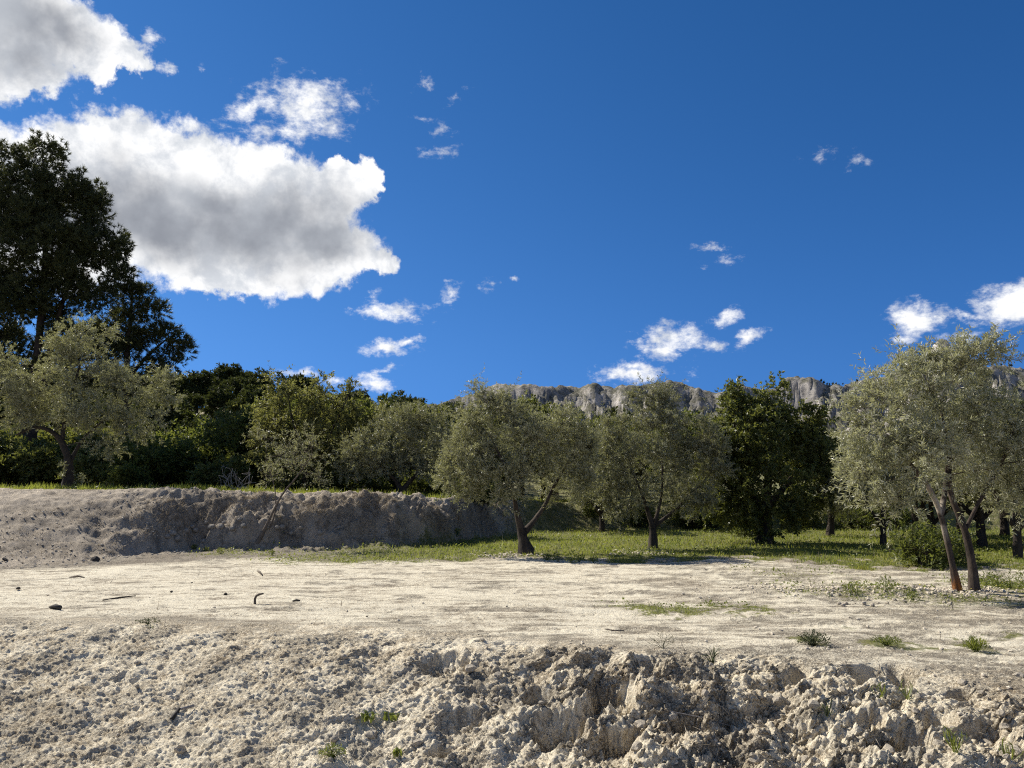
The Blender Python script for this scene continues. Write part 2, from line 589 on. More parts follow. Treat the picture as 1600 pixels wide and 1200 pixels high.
def pbsdf(T, col, rough=0.9, spec=0.2, normal=None):
    b = T.n('ShaderNodeBsdfPrincipled')
    if isinstance(col, tuple):
        b.inputs['Base Color'].default_value = (*col, 1)
    else:
        T.link(col, b.inputs['Base Color'])
    b.inputs['Roughness'].default_value = rough
    b.inputs['Specular IOR Level'].default_value = spec
    if normal is not None:
        T.link(normal, b.inputs['Normal'])
    return b


def bump(T, h, strength, dist, prev=None):
    b = T.n('ShaderNodeBump')
    b.inputs['Strength'].default_value = strength
    b.inputs['Distance'].default_value = dist
    T.link(h, b.inputs['Height'])
    if prev is not None:
        T.link(prev, b.inputs['Normal'])
    return b.outputs[0]


def earth_material(name, light, mid, dark, streak=0.0, fine=1.0, litter=0.3):
    """pale marl with darker crumbs, litter, painted shade and (attribute) grass"""
    m, T, out = new_mat(name)
    pos = T.n('ShaderNodeNewGeometry').outputs['Position']
    n1 = T.noise(pos, 0.55, 5, 0.6).outputs[0]
    n2 = T.noise(pos, 5.0, 6, 0.65).outputs[0]
    n3 = T.noise(pos, 46.0, 6, 0.78).outputs[0]
    st = T.vmath('MULTIPLY', pos, (0.5, 2.8, 1.0))
    n4 = T.noise(st, 1.7, 8, 0.70).outputs[0]
    f = T.math('ADD', T.math('MULTIPLY', n1, 0.25), T.math('ADD', T.math('MULTIPLY', n2, 0.33), T.math('MULTIPLY', n3, 0.42)))
    f = T.math('ADD', f, T.math('MULTIPLY_ADD', n4, streak, -0.5 * streak))
    col = T.ramp(f, [(0.41, dark), (0.468, mid), (0.53, light)])
    # dry litter: small dark flecks gathered in patches; the attribute also carries painted shade
    fl = T.noise(pos, 70.0, 3, 0.6).outputs[0]
    pat = T.noise(pos, 1.4, 5, 0.65).outputs[0]
    lf = T.math('MULTIPLY', T.sstep(fl, 0.54, 0.64), T.sstep(pat, 0.62 - litter * 0.4, 0.78 - litter * 0.4))
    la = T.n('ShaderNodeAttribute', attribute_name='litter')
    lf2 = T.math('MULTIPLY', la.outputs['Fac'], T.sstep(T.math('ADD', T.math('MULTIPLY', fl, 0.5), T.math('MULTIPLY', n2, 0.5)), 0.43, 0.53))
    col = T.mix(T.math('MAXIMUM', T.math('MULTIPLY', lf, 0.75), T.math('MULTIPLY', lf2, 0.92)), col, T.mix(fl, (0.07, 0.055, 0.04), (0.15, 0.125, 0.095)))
    at = T.n('ShaderNodeAttribute', attribute_name='grass')
    gcol = T.mix(T.sstep(n2, .35, .65), (0.080, 0.098, 0.020), (0.190, 0.180, 0.060))
    gf = T.sstep(T.math('MULTIPLY_ADD', at.outputs['Fac'], 1.2, T.math('MULTIPLY_ADD', T.noise(pos, 11.0, 7, 0.75).outputs[0], 3.0, -1.75)), 0.10, 0.9)
    col = T.mix(T.math('MULTIPLY', gf, 0.9), col, gcol)
    b1 = bump(T, T.noise(pos, 38.0, 6, 0.70).outputs[0], 0.8 * fine, 0.05)
    b2 = bump(T, T.noise(pos, 210.0, 3, 0.6).outputs[0], 0.45 * fine, 0.008, b1)
    b = pbsdf(T, col, 0.95, 0.12, b2)
    T.link(b.outputs[0], out.inputs[0])
    return m


def leaf_material(name, top, top2, under, trans, tfac=0.32, rough=0.45, spec=0.35):
    m, T, out = new_mat(name)
    at = T.n('ShaderNodeAttribute', attribute_name='rnd')
    geo = T.n('ShaderNodeNewGeometry')
    c = T.mix(at.outputs['Fac'], top, top2)
    c = T.mix(geo.outputs['Backfacing'], c, under)
    b = pbsdf(T, c, rough, spec)
    tr = T.n('ShaderNodeBsdfTranslucent')
    tr.inputs['Color'].default_value = (*trans, 1)
    mx = T.n('ShaderNodeMixShader')
    mx.inputs[0].default_value = tfac
    T.link(b.outputs[0], mx.inputs[1])
    T.link(tr.outputs[0], mx.inputs[2])
    T.link(mx.outputs[0], out.inputs[0])
    return m


def bark_material(name, c1, c2, scale=14.0, rust=False):
    m, T, out = new_mat(name)
    tc = T.n('ShaderNodeTexCoord').outputs['Object']
    st = T.vmath('MULTIPLY', tc, (1.0, 1.0, 0.28))
    n1 = T.noise(st, scale, 7, 0.68).outputs[0]
    n2 = T.noise(tc, 2.3, 4, 0.55).outputs[0]
    col = T.ramp(T.math('MULTIPLY_ADD', n2, 0.5, T.math('MULTIPLY', n1, 0.5)), [(0.36, c1), (0.62, c2)])
    if rust:
        at = T.n('ShaderNodeAttribute', attribute_name='stain')
        col = T.mix(T.math('MULTIPLY', at.outputs['Fac'], T.sstep(n1, 0.36, 0.52)), col, (0.30, 0.105, 0.02))
        pale = T.n('ShaderNodeAttribute', attribute_name='pale')
        col = T.mix(T.math('MULTIPLY', pale.outputs['Fac'], T.sstep(n2, 0.42, 0.55)), col, (0.36, 0.31, 0.25))
    nb = bump(T, n1, 0.9, 0.03)
    b = pbsdf(T, col, 0.9, 0.15, nb)
    T.link(b.outputs[0], out.inputs[0])
    return m


def plain_material(name, c1, c2, scale=8.0, rough=0.9, bs=0.5, bd=0.02):
    m, T, out = new_mat(name)
    tc = T.n('ShaderNodeTexCoord').outputs['Object']
    n1 = T.noise(tc, scale, 6, 0.65).outputs[0]
    col = T.ramp(n1, [(0.35, c1), (0.65, c2)])
    b = pbsdf(T, col, rough, 0.15, bump(T, n1, bs, bd))
    T.link(b.outputs[0], out.inputs[0])
    return m


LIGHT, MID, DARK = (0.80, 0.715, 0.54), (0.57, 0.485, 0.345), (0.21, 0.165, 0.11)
M_BANK = earth_material('marl_bank', LIGHT, MID, DARK, 0.0, 1.0, 0.30)
M_TRACK = earth_material('marl_track', (0.70, 0.635, 0.485), (0.56, 0.495, 0.37), (0.24, 0.20, 0.145), 0.42, 0.9, 0.42)
M_MEADOW = earth_material('meadow_soil', (0.45, 0.40, 0.31), (0.34, 0.29, 0.22), (0.20, 0.165, 0.12), 0.0, 0.9, 0.3)
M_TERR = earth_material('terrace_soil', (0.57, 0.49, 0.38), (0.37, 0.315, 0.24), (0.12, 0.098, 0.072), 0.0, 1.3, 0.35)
M_GRASS = leaf_material('grass_blade', (0.080, 0.135, 0.020), (0.350, 0.300, 0.055), (0.13, 0.16, 0.03), (0.36, 0.40, 0.06), 0.42, 0.5, 0.25)
M_STRAW = leaf_material('dry_straw', (0.10, 0.082, 0.060), (0.46, 0.40, 0.31), (0.25, 0.21, 0.16), (0.35, 0.29, 0.2), 0.25, 0.7, 0.15)
M_FLOWER = leaf_material('small_flower', (0.62, 0.50, 0.05), (0.70, 0.66, 0.45), (0.6, 0.5, 0.1), (0.6, 0.5, 0.1), 0.3, 0.6, 0.2)
M_OLIVE = leaf_material('olive_leaf', (0.130, 0.134, 0.066), (0.238, 0.234, 0.132), (0.41, 0.405, 0.295), (0.37, 0.37, 0.13), 0.34, 0.42, 0.42)
M_OLIVE_G = leaf_material('olive_leaf_green', (0.105, 0.114, 0.054), (0.200, 0.196, 0.105), (0.36, 0.352, 0.26), (0.33, 0.33, 0.11), 0.32, 0.42, 0.42)
M_OLIVE_P = leaf_material('olive_leaf_pale', (0.165, 0.172, 0.095), (0.300, 0.298, 0.188), (0.49, 0.485, 0.38), (0.44, 0.44, 0.18), 0.38, 0.38, 0.5)
M_CAROB = leaf_material('carob_leaf', (0.058, 0.078, 0.018), (0.120, 0.132, 0.038), (0.10, 0.11, 0.042), (0.27, 0.29, 0.05), 0.32, 0.42, 0.3)
M_YELLOW = leaf_material('yellowing_leaf', (0.092, 0.110, 0.030), (0.185, 0.168, 0.048), (0.14, 0.138, 0.06), (0.29, 0.29, 0.07), 0.40, 0.5, 0.3)
M_SHRUB = leaf_material('shrub_leaf', (0.050, 0.070, 0.014), (0.105, 0.120, 0.028), (0.07, 0.085, 0.025), (0.22, 0.25, 0.04), 0.38, 0.5, 0.3)
M_PINE = leaf_material('pine_needle', (0.034, 0.046, 0.018), (0.080, 0.090, 0.032), (0.045, 0.056, 0.022), (0.09, 0.10, 0.025), 0.28, 0.5, 0.3)
M_FARPINE = leaf_material('hill_pine_needle', (0.034, 0.046, 0.014), (0.080, 0.090, 0.026), (0.045, 0.056, 0.018), (0.09, 0.105, 0.02), 0.25, 0.6, 0.2)
M_WEED = leaf_material('weed_leaf', (0.085, 0.115, 0.020), (0.165, 0.180, 0.038), (0.12, 0.135, 0.045), (0.28, 0.32, 0.05), 0.38, 0.45, 0.35)
M_BARK = bark_material('olive_bark', (0.022, 0.018, 0.015), (0.080, 0.064, 0.050))
M_BARK_R = bark_material('olive_bark_rust', (0.020, 0.016, 0.014), (0.105, 0.080, 0.060), 14.0, True)
M_PBARK = bark_material('pine_bark', (0.016, 0.013, 0.011), (0.055, 0.043, 0.035), 6.0)
M_GREYWOOD = bark_material('bare_grey_wood', (0.16, 0.145, 0.13), (0.34, 0.31, 0.28))
M_STONE = plain_material('pale_stone', (0.34, 0.30, 0.24), (0.58, 0.52, 0.42), 9.0)
M_CLOD = plain_material('marl_clod', (0.42, 0.36, 0.28), (0.66, 0.585, 0.45), 16.0, 0.95, 0.9, 0.02)
M_DSTONE = plain_material('dark_stone', (0.030, 0.027, 0.024), (0.085, 0.075, 0.065), 14.0)
M_WALLSTONE = plain_material('weathered_stone', (0.16, 0.145, 0.125), (0.34, 0.31, 0.26), 7.0)
M_STICK = bark_material('dead_stick', (0.07, 0.055, 0.042), (0.20, 0.165, 0.13), 30.0)


def rock_material():
    m, T, out = new_mat('limestone_mountain')
    g = T.n('ShaderNodeNewGeometry')
    pos = g.outputs['Position']
    sx = T.n('ShaderNodeSeparateXYZ')
    T.link(g.outputs['Normal'], sx.inputs[0])
    n1 = T.noise(pos, 0.006, 9, 0.66).outputs[0]
    st = T.vmath('MULTIPLY', pos, (1.0, 0.8, 0.55))
    n2 = T.noise(st, 0.022, 9, 0.72, dist=0.6).outputs[0]
    n3 = T.noise(pos, 0.05, 6, 0.7).outputs[0]
    rock = T.ramp(T.math('MULTIPLY_ADD', n1, 0.4, T.math('MULTIPLY', n2, 0.6)), [(0.36, (0.17, 0.160, 0.148)), (0.49, (0.37, 0.342, 0.305)), (0.60, (0.60, 0.55, 0.48))])
    och = T.sstep(T.noise(pos, 0.011, 5, 0.6).outputs[0], 0.60, 0.72)
    rock = T.mix(T.math('MULTIPLY', och, 0.35), rock, (0.36, 0.24, 0.15))
    scrub = T.mix(n3, (0.040, 0.048, 0.024), (0.110, 0.105, 0.062))
    flat = T.sstep(sx.outputs[2], 0.42, 0.80)
    f = T.sstep(T.math('ADD', T.math('MULTIPLY', flat, 0.28), T.math('ADD', T.math('MULTIPLY', n3, 0.8), T.math('MULTIPLY', n1, 0.5))), 0.76, 1.02)
    col = T.mix(T.math('MULTIPLY', f, 0.85), rock, scrub)
    nb = bump(T, n2, 1.0, 15.0)
    nb = bump(T, T.noise(T.vmath('MULTIPLY', pos, (1.0, 0.6, 2.2)), 0.045, 8, 0.72).outputs[0], 0.8, 7.0, nb)
    b = pbsdf(T, col, 0.95, 0.1, nb)
    T.link(b.outputs[0], out.inputs[0])
    return m


# ------------------------------------------------------------------ the land
def fan_patch(name, lo, hi, ncol, nrow, mat, fine=True, inv=False, lap=0.0, kind='structure'):
    a = np.linspace(-0.92, 0.92, ncol)
    y0, y1 = lo(a) - lap, hi(a)
    t = np.linspace(0, 1, nrow)[:, None]
    Y = 1.0 / ((1 / y0) * (1 - t) + (1 / y1) * t) if inv else y0 * (1 - t) + y1 * t
    X = a[None, :] * Y
    Z = Hbase(X, Y)
    DY = 0
    if fine:
        dz, DY = relief(X, Y)
        Z = Z + dz
    if lap:
        Z = Z - 0.02 * sst(t, 1.5 / nrow, 0.0)
    g = grassmask(X, Y)
    px = pxa(a[None, :] + 0 * Y)
    yE, yF = ipc(C_ROADEND, a)[None, :], ipc(C_FOOT, a)[None, :]
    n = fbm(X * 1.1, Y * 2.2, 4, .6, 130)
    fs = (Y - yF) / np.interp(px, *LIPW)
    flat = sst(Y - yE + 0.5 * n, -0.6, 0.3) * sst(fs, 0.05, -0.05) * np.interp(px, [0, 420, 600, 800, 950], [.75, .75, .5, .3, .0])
    face = sst(fs, -0.03, 0.08) * sst(fs + .25 * n, 0.95, 0.6) * np.interp(px, [0, 190, 290, 780, 900, 1200], [.55, .65, 1.0, .95, .3, .4]) * (0.55 + 0.45 * sst(n, -.2, .3))  # litter on the face doubles as painted shade; the sunlit lip stays pale
    litter_shade = np.maximum(np.maximum(flat, face),
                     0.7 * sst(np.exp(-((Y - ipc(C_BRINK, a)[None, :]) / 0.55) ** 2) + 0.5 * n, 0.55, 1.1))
    litter_shade = np.maximum(litter_shade, 0.9 * sst(n + 0.25 * np.interp(px, [0, 900, 1250, 1600], [-1.2, -.3, 1.5, 1.7]), 0.05, 0.4) * (Y > ipc(C_BRINK, a)[None, :]))
    litter_shade = np.maximum(litter_shade, np.interp(px, [0, 600, 850, 1380, 1440, 1530, 1600], [.62, .65, .85, .85, .25, .25, .6]) * sst(fbm(X * 1.5, Y * 2.2, 5, .65, 140), -0.02, 0.34) * (Y < ipc(C_BRINK, a)[None, :] + .2))  # bank litter, also painted in for dark hollows; thin on the sunlit slope
    V = np.stack([X, Y + DY, Z], -1).reshape(-1, 3)
    idx = np.arange(ncol * nrow).reshape(nrow, ncol)
    Q = np.stack([idx[:-1, :-1], idx[:-1, 1:], idx[1:, 1:], idx[1:, :-1]], -1).reshape(-1, 4)
    me = mesh_np(name, V, Q, 4, mat, True, vattr={'grass': g.ravel(), 'litter': np.clip(litter_shade, 0, 1).ravel()})
    return tag(link(name, me), kind=kind)


cB, cE, cF = (lambda a: ipc(C_BRINK, a)), (lambda a: ipc(C_ROADEND, a)), (lambda a: ipc(C_FOOT, a))
cL = lambda a: cF(a) + np.interp(pxa(a), *LIPW) + 1.0
k_ = lambda v: (lambda a: 0 * a + v)
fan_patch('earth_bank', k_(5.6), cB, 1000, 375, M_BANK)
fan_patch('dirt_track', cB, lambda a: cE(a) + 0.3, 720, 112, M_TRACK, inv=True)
fan_patch('meadow_ground', lambda a: cE(a) + 0.3, lambda a: np.maximum(cF(a) - 0.4, cE(a) + 0.8), 460, 90, M_MEADOW, inv=True, lap=0.06)
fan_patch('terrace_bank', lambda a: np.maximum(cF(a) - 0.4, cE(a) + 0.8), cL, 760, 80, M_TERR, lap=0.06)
fan_patch('terrace_ground', cL, k_(46), 300, 30, M_MEADOW, lap=0.1)
fan_patch('wooded_hill', k_(46), k_(175), 220, 50, M_MEADOW, fine=False, lap=0.3)


def ground_sheet():
    r = np.array([0.0] + list(np.geomspace(1.5, 9000, 46)))
    th = np.linspace(0, 2 * np.pi, 97)[:-1]
    V = [(0, 0, -2.0)]
    for q in r[1:]:
        x, y = q * np.sin(th), q * np.cos(th)
        z = -2.0 + 0.06 * fbm(x * 0.2, y * 0.2, 3, .5, 3) - 8.0 * (q > 100)
        V += list(zip(x, y, z))
    Fq = []
    n = len(th)
    for i in range(len(r) - 2):
        for j in range(n):
            k = (j + 1) % n
            Fq.append((1 + i * n + j, 1 + i * n + k, 1 + (i + 1) * n + k, 1 + (i + 1) * n + j))
    for j in range(n):
        Fq.append((0, 1 + (j + 1) % n, 1 + j, 0))
    me = bpy.data.meshes.new('ground')
    me.from_pydata([tuple(map(float, v)) for v in V], [], [f if f[0] != f[3] else f[:3] for f in Fq])
    me.polygons.foreach_set('use_smooth', np.ones(len(me.polygons), bool))
    me.materials.append(M_MEADOW)
    tag(link('ground', me), kind='structure')


ground_sheet()


def mountains():
    prof = [(300, 700), (560, 662), (650, 636), (690, 628), (712, 621), (738, 616), (762, 604), (785, 598), (810, 600), (832, 601), (843, 606), (856, 603), (880, 602), (905, 605),
            (916, 600), (930, 597), (948, 602), (960, 607), (968, 602), (985, 601), (1002, 601), (1022, 597), (1045, 592), (1060, 595), (1075, 602), (1095, 606), (1117, 614), (1130, 610),
            (1142, 605), (1162, 602), (1182, 604), (1202, 609), (1216, 605), (1224, 592), (1245, 587), (1270, 588), (1282, 595), (1290, 601), (1312, 601), (1335, 597), (1375, 589), (1420, 575),
            (1452, 549), (1466, 527), (1480, 530), (1492, 552), (1530, 568), (1570, 571), (1600, 574), (1680, 582), (1800, 600), (2000, 612), (2300, 640)]
    RD = 1800.0
    aa = np.array([(p - 800) / F / (math.cos(PITCH) - (600 - q) / F * math.sin(PITCH)) for p, q in prof])
    zz = np.array([P(p, q, RD)[2] for p, q in prof])
    ncol, nrow = 600, 80
    a = np.linspace(aa[0], aa[-1], ncol)
    ridge = np.interp(a, aa, zz)
    t = np.linspace(0, 1, nrow)[:, None]
    rr = RD + 40 * fbm(a * 9, a * 0 + 2, 3, .5, 160)
    y0 = 1050.0
    Y = y0 + (rr[None, :] + 420 - y0) * t
    u = (Y - y0) / (rr[None, :] - y0)              # 1 at the crest
    X = a[None, :] * Y
    PX = pxa(a)[None, :] + 0 * Y
    cl = np.interp(pxa(a), [700, 780, 900, 960, 1000, 1120, 1205, 1222, 1284, 1296, 1320, 1430, 1500, 1600], [.1, .25, .05, .05, .35, .2, .3, 1.0, 1.0, .2, .1, .6, .6, .2])[None, :]
    uu = np.clip(u, 0, 1)
    top = 0.03 + 0.26 * cl
    body = (1 - top) * uu ** 1.35 + top * sst(uu, 0.88, 0.99)
    # spurs and gullies running down from the crest
    sp = np.zeros_like(Y)
    for p0, p1, am, wd in [(745, 700, .10, 40), (795, 742, .15, 44), (858, 838, .10, 26), (932, 872, .20, 62), (985, 1008, .09, 30), (1046, 1012, .15, 42), (1100, 1098, .08, 24), (1162, 1132, .14, 40),
                           (1250, 1226, .10, 34), (1312, 1352, .13, 44), (1378, 1318, .17, 54), (1468, 1432, .16, 44), (1534, 1556, .13, 44), (1602, 1572, .15, 50), (1700, 1660, .15, 60)]:
        c = p0 + (p1 - p0) * (1 - uu) / 0.26 + 9 * fbm(uu * 5, uu * 0 + p0, 3, .6, 200)
        q = np.clip(1 - np.abs(PX - c) / (wd * (0.55 + 0.9 * (1 - uu))), 0, 1)
        sp = np.maximum(sp, 0.72 * am * q ** 1.0)
    w_ = np.clip((1 - uu) * 7, 0, 1) * np.clip(uu * 2.5, 0, 1)
    n = fbm(X * 0.009 + Y * 0.004, Y * 0.007 - X * 0.004, 7, .62, 170)
    n2 = 1 - 2 * np.abs(fbm(X * 0.016 - Y * 0.010, Y * 0.012, 5, .62, 181))
    Z = (ridge * rr / RD)[None, :] * (body + sp * w_ * 0.85)
    Z = Z + (40 * (n - 0.35) + 20 * (n2 - .4)) * w_
    rg = 1 - 2 * np.abs(fbm(X * 0.030 + 5, Y * 0.010, 5, .65, 180))
    Z = Z + (12 * rg - 12) * np.clip(cl - .3, 0, 1) * sst(uu, 0.7, 0.9) * sst(uu, 1.0, 0.95)
    Z = Z + (3.0 * fbm(a * 150, a * 0, 5, .65, 190)[None, :] + 2.5 * fbm(X * .03, Y * .03, 3, .6, 191)) * sst(uu, 0.95, 0.995)
    Z = np.where(u > 1, Z - (u - 1) * 420, Z)
    V = np.stack([X, Y, Z], -1).reshape(-1, 3)
    idx = np.arange(ncol * nrow).reshape(nrow, ncol)
    Q = np.stack([idx[:-1, :-1], idx[:-1, 1:], idx[1:, 1:], idx[1:, :-1]], -1).reshape(-1, 4)
    me = mesh_np('mountains', V, Q, 4, rock_material(), True)
    tag(link('mountains', me), kind='structure')
    return aa, zz, RD


MT = mountains()

# ------------------------------------------------------------------ plants: generator
def leaves(pos, d, nh, L, W, fold=0.12, droop=0.0):
    """rhombic leaves, two triangles each, slightly folded along the midrib"""
    d = norm(d)
    n = norm(nh - (nh * d).sum(-1, keepdims=True) * d)
    s = np.cross(d, n)
    L = L[:, None]
    W = W[:, None]
    mid = pos + d * L * 0.48
    v0 = pos
    v1 = mid + s * W * 0.5 + n * W * fold
    v2 = pos + d * L - n * L * droop
    v3 = mid - s * W * 0.5 + n * W * fold
    V = np.stack([v0, v1, v2, v3], 1).reshape(-1, 3)
    b = np.arange(len(pos))[:, None] * 4
    Fc = np.concatenate([b + np.array([0, 1, 2]), b + np.array([0, 2, 3])], 1).reshape(-1, 3)
    return V, Fc


def tube(pts, rad, k=6, rng=None, rough=0.0):
    pts = np.asarray(pts, float)
    rad = np.asarray(rad, float)
    n = len(pts)
    tg = norm(np.gradient(pts, axis=0))
    ref = np.array((0.3, 0.9, 0.1)) if abs(tg[0, 2]) > 0.6 else np.array((0.1, 0.2, 1.0))
    a1 = norm(np.cross(tg, ref))
    a2 = np.cross(tg, a1)
    th = np.linspace(0, 2 * np.pi, k + 1)[:-1]
    ring = a1[:, None, :] * np.cos(th)[None, :, None] + a2[:, None, :] * np.sin(th)[None, :, None]
    rr = rad[:, None] * np.ones(k)[None, :]
    if rough and rng is not None:
        rr = rr * (1 + rough * rng.randn(n, k)) * (1 + rough * 1.2 * np.sin(th * 2 + rng.rand() * 6 + np.linspace(0, 3, n)[:, None]))
    V = (pts[:, None, :] + ring * rr[:, :, None]).reshape(-1, 3)
    idx = np.arange(n * k).reshape(n, k)
    nx = np.roll(idx, -1, 1)
    Q = np.stack([idx[:-1], nx[:-1], nx[1:], idx[1:]], -1).reshape(-1, 4)
    Fc = np.concatenate([Q[:, [0, 1, 2]], Q[:, [0, 2, 3]]])
    c = len(V)
    V = np.concatenate([V, pts[-1:]])
    cap = np.stack([idx[-1], nx[-1], np.full(k, c)], -1)
    return V, np.concatenate([Fc, cap])


class Acc:
    def __init__(self):
        self.v, self.f, self.n = [], [], 0

    def add(self, V, Fc):
        self.v.append(V)
        self.f.append(Fc + self.n)
        self.n += len(V)

    def get(self):
        return np.concatenate(self.v), np.concatenate(self.f)


def resample(pl, step):
    pl = np.asarray(pl, float)
    out = [pl[0]]
    for p, q in zip(pl[:-1], pl[1:]):
        m = max(1, int(round(np.linalg.norm(q[:3] - p[:3]) / step)))
        for i in range(1, m + 1):
            out.append(p + (q - p) * i / m)
    out = np.array(out)
    for _ in range(3):                                   # smooth the corners
        out[1:-1] = 0.5 * out[1:-1] + 0.25 * (out[:-2] + out[2:])
    return out


def twigs_and_leaves(rng, cen, rad, out, ntw, tl, nlf, L, W, up=0.25, thick=0.004, needle=False, wood=None, spread=0.55, upleaf=0.6, jag=0.25):
    """sprays round the given clump centres"""
    N = len(cen)
    k = np.repeat(np.arange(N), ntw)
    M = len(k)
    off = norm(rng.randn(M, 3)) * (rng.rand(M, 1) ** 0.45)
    st = cen[k] + off * rad[k][:, None] * 0.75
    d = norm(off * 0.8 + out[k] * 0.55 + rng.randn(M, 3) * 0.42 + np.array((0, 0, up)))
    ln = tl * (0.55 + 0.8 * rng.rand(M))
    ln = np.where(rng.rand(M) < 0.06, ln * (1 + jag * 5), ln)
    en = st + d * ln[:, None]
    if wood is not None and thick > 0:
        ref = norm(np.cross(d, norm(rng.randn(M, 3))))
        r2 = np.cross(d, ref)
        ring = []
        for a in (0, 2.1, 4.2):
            ring.append(st - d * (0.2 * tl) + (ref * math.cos(a) + r2 * math.sin(a)) * thick)
        V = np.stack(ring + [en], 1).reshape(-1, 3)
        b = np.arange(M)[:, None] * 4
        Fc = np.concatenate([b + np.array(t) for t in ((0, 1, 3), (1, 2, 3), (2, 0, 3))], 1).reshape(-1, 3)
        wood.add(V, Fc)
    j = np.repeat(np.arange(M), nlf)
    K = len(j)
    if needle:
        t = 0.5 + 0.5 * rng.rand(K)
        pos = st[j] + d[j] * (ln[j] * t)[:, None]
        ld = norm(d[j] * 0.75 + norm(rng.randn(K, 3)) * 0.75)
        LL = L * (0.7 + 0.6 * rng.rand(K))
        n = norm(rng.randn(K, 3))
        s = norm(np.cross(ld, n)) * (W * 0.5)
        V = np.stack([pos - s, pos + s, pos + ld * LL[:, None]], 1).reshape(-1, 3)
        Fc = np.arange(K * 3).reshape(-1, 3)
        rnd = np.clip(rng.rand(M)[j] * 0.6 + 0.4 * rng.rand(K), 0, 1)
        return V, Fc, rnd
    t = rng.rand(K) ** 0.8
    pos = st[j] + d[j] * (ln[j] * t)[:, None] + np.array((0, 0, -1)) * (0.10 * tl * t * t)[:, None]
    rad_ = norm(np.cross(d[j], norm(rng.randn(K, 3))))
    ld = norm(d[j] * (1 - spread) + rad_ * spread + np.array((0, 0, 0.05)))
    nh = norm(rng.randn(K, 3)) + np.array((0, 0, upleaf))
    LL = L * (0.65 + 0.6 * rng.rand(K))
    WW = W * (0.7 + 0.5 * rng.rand(K))
    V, Fc = leaves(pos, ld, nh, LL, WW, 0.15, 0.06)
    rnd = np.clip(rng.rand(M)[j] * 0.55 + 0.45 * rng.rand(K), 0, 1)
    return V, Fc, np.repeat(rnd, 2)


def sub_clumps(rng, clumps, nsub, rs):
    """small leaf clumps inside and on the given ellipsoids; clumps = (centre, radii)"""
    vol = np.array([np.prod(r) ** (2 / 3.) for c, r in clumps])
    cnt = np.maximum(2, np.round(nsub * vol / vol.sum())).astype(int)
    C, R, O = [], [], []
    for (c, r), n in zip(clumps, cnt):
        u = norm(rng.randn(n, 3))
        q = (0.25 + 0.75 * rng.rand(n, 1)) ** 0.6
        C.append(c + u * q * np.maximum(r - rs * 0.6, 0.05))
        O.append(u * q)
        R.append(rs * (0.65 + 0.7 * rng.rand(n)))
    return np.concatenate(C), np.concatenate(R), np.concatenate(O)


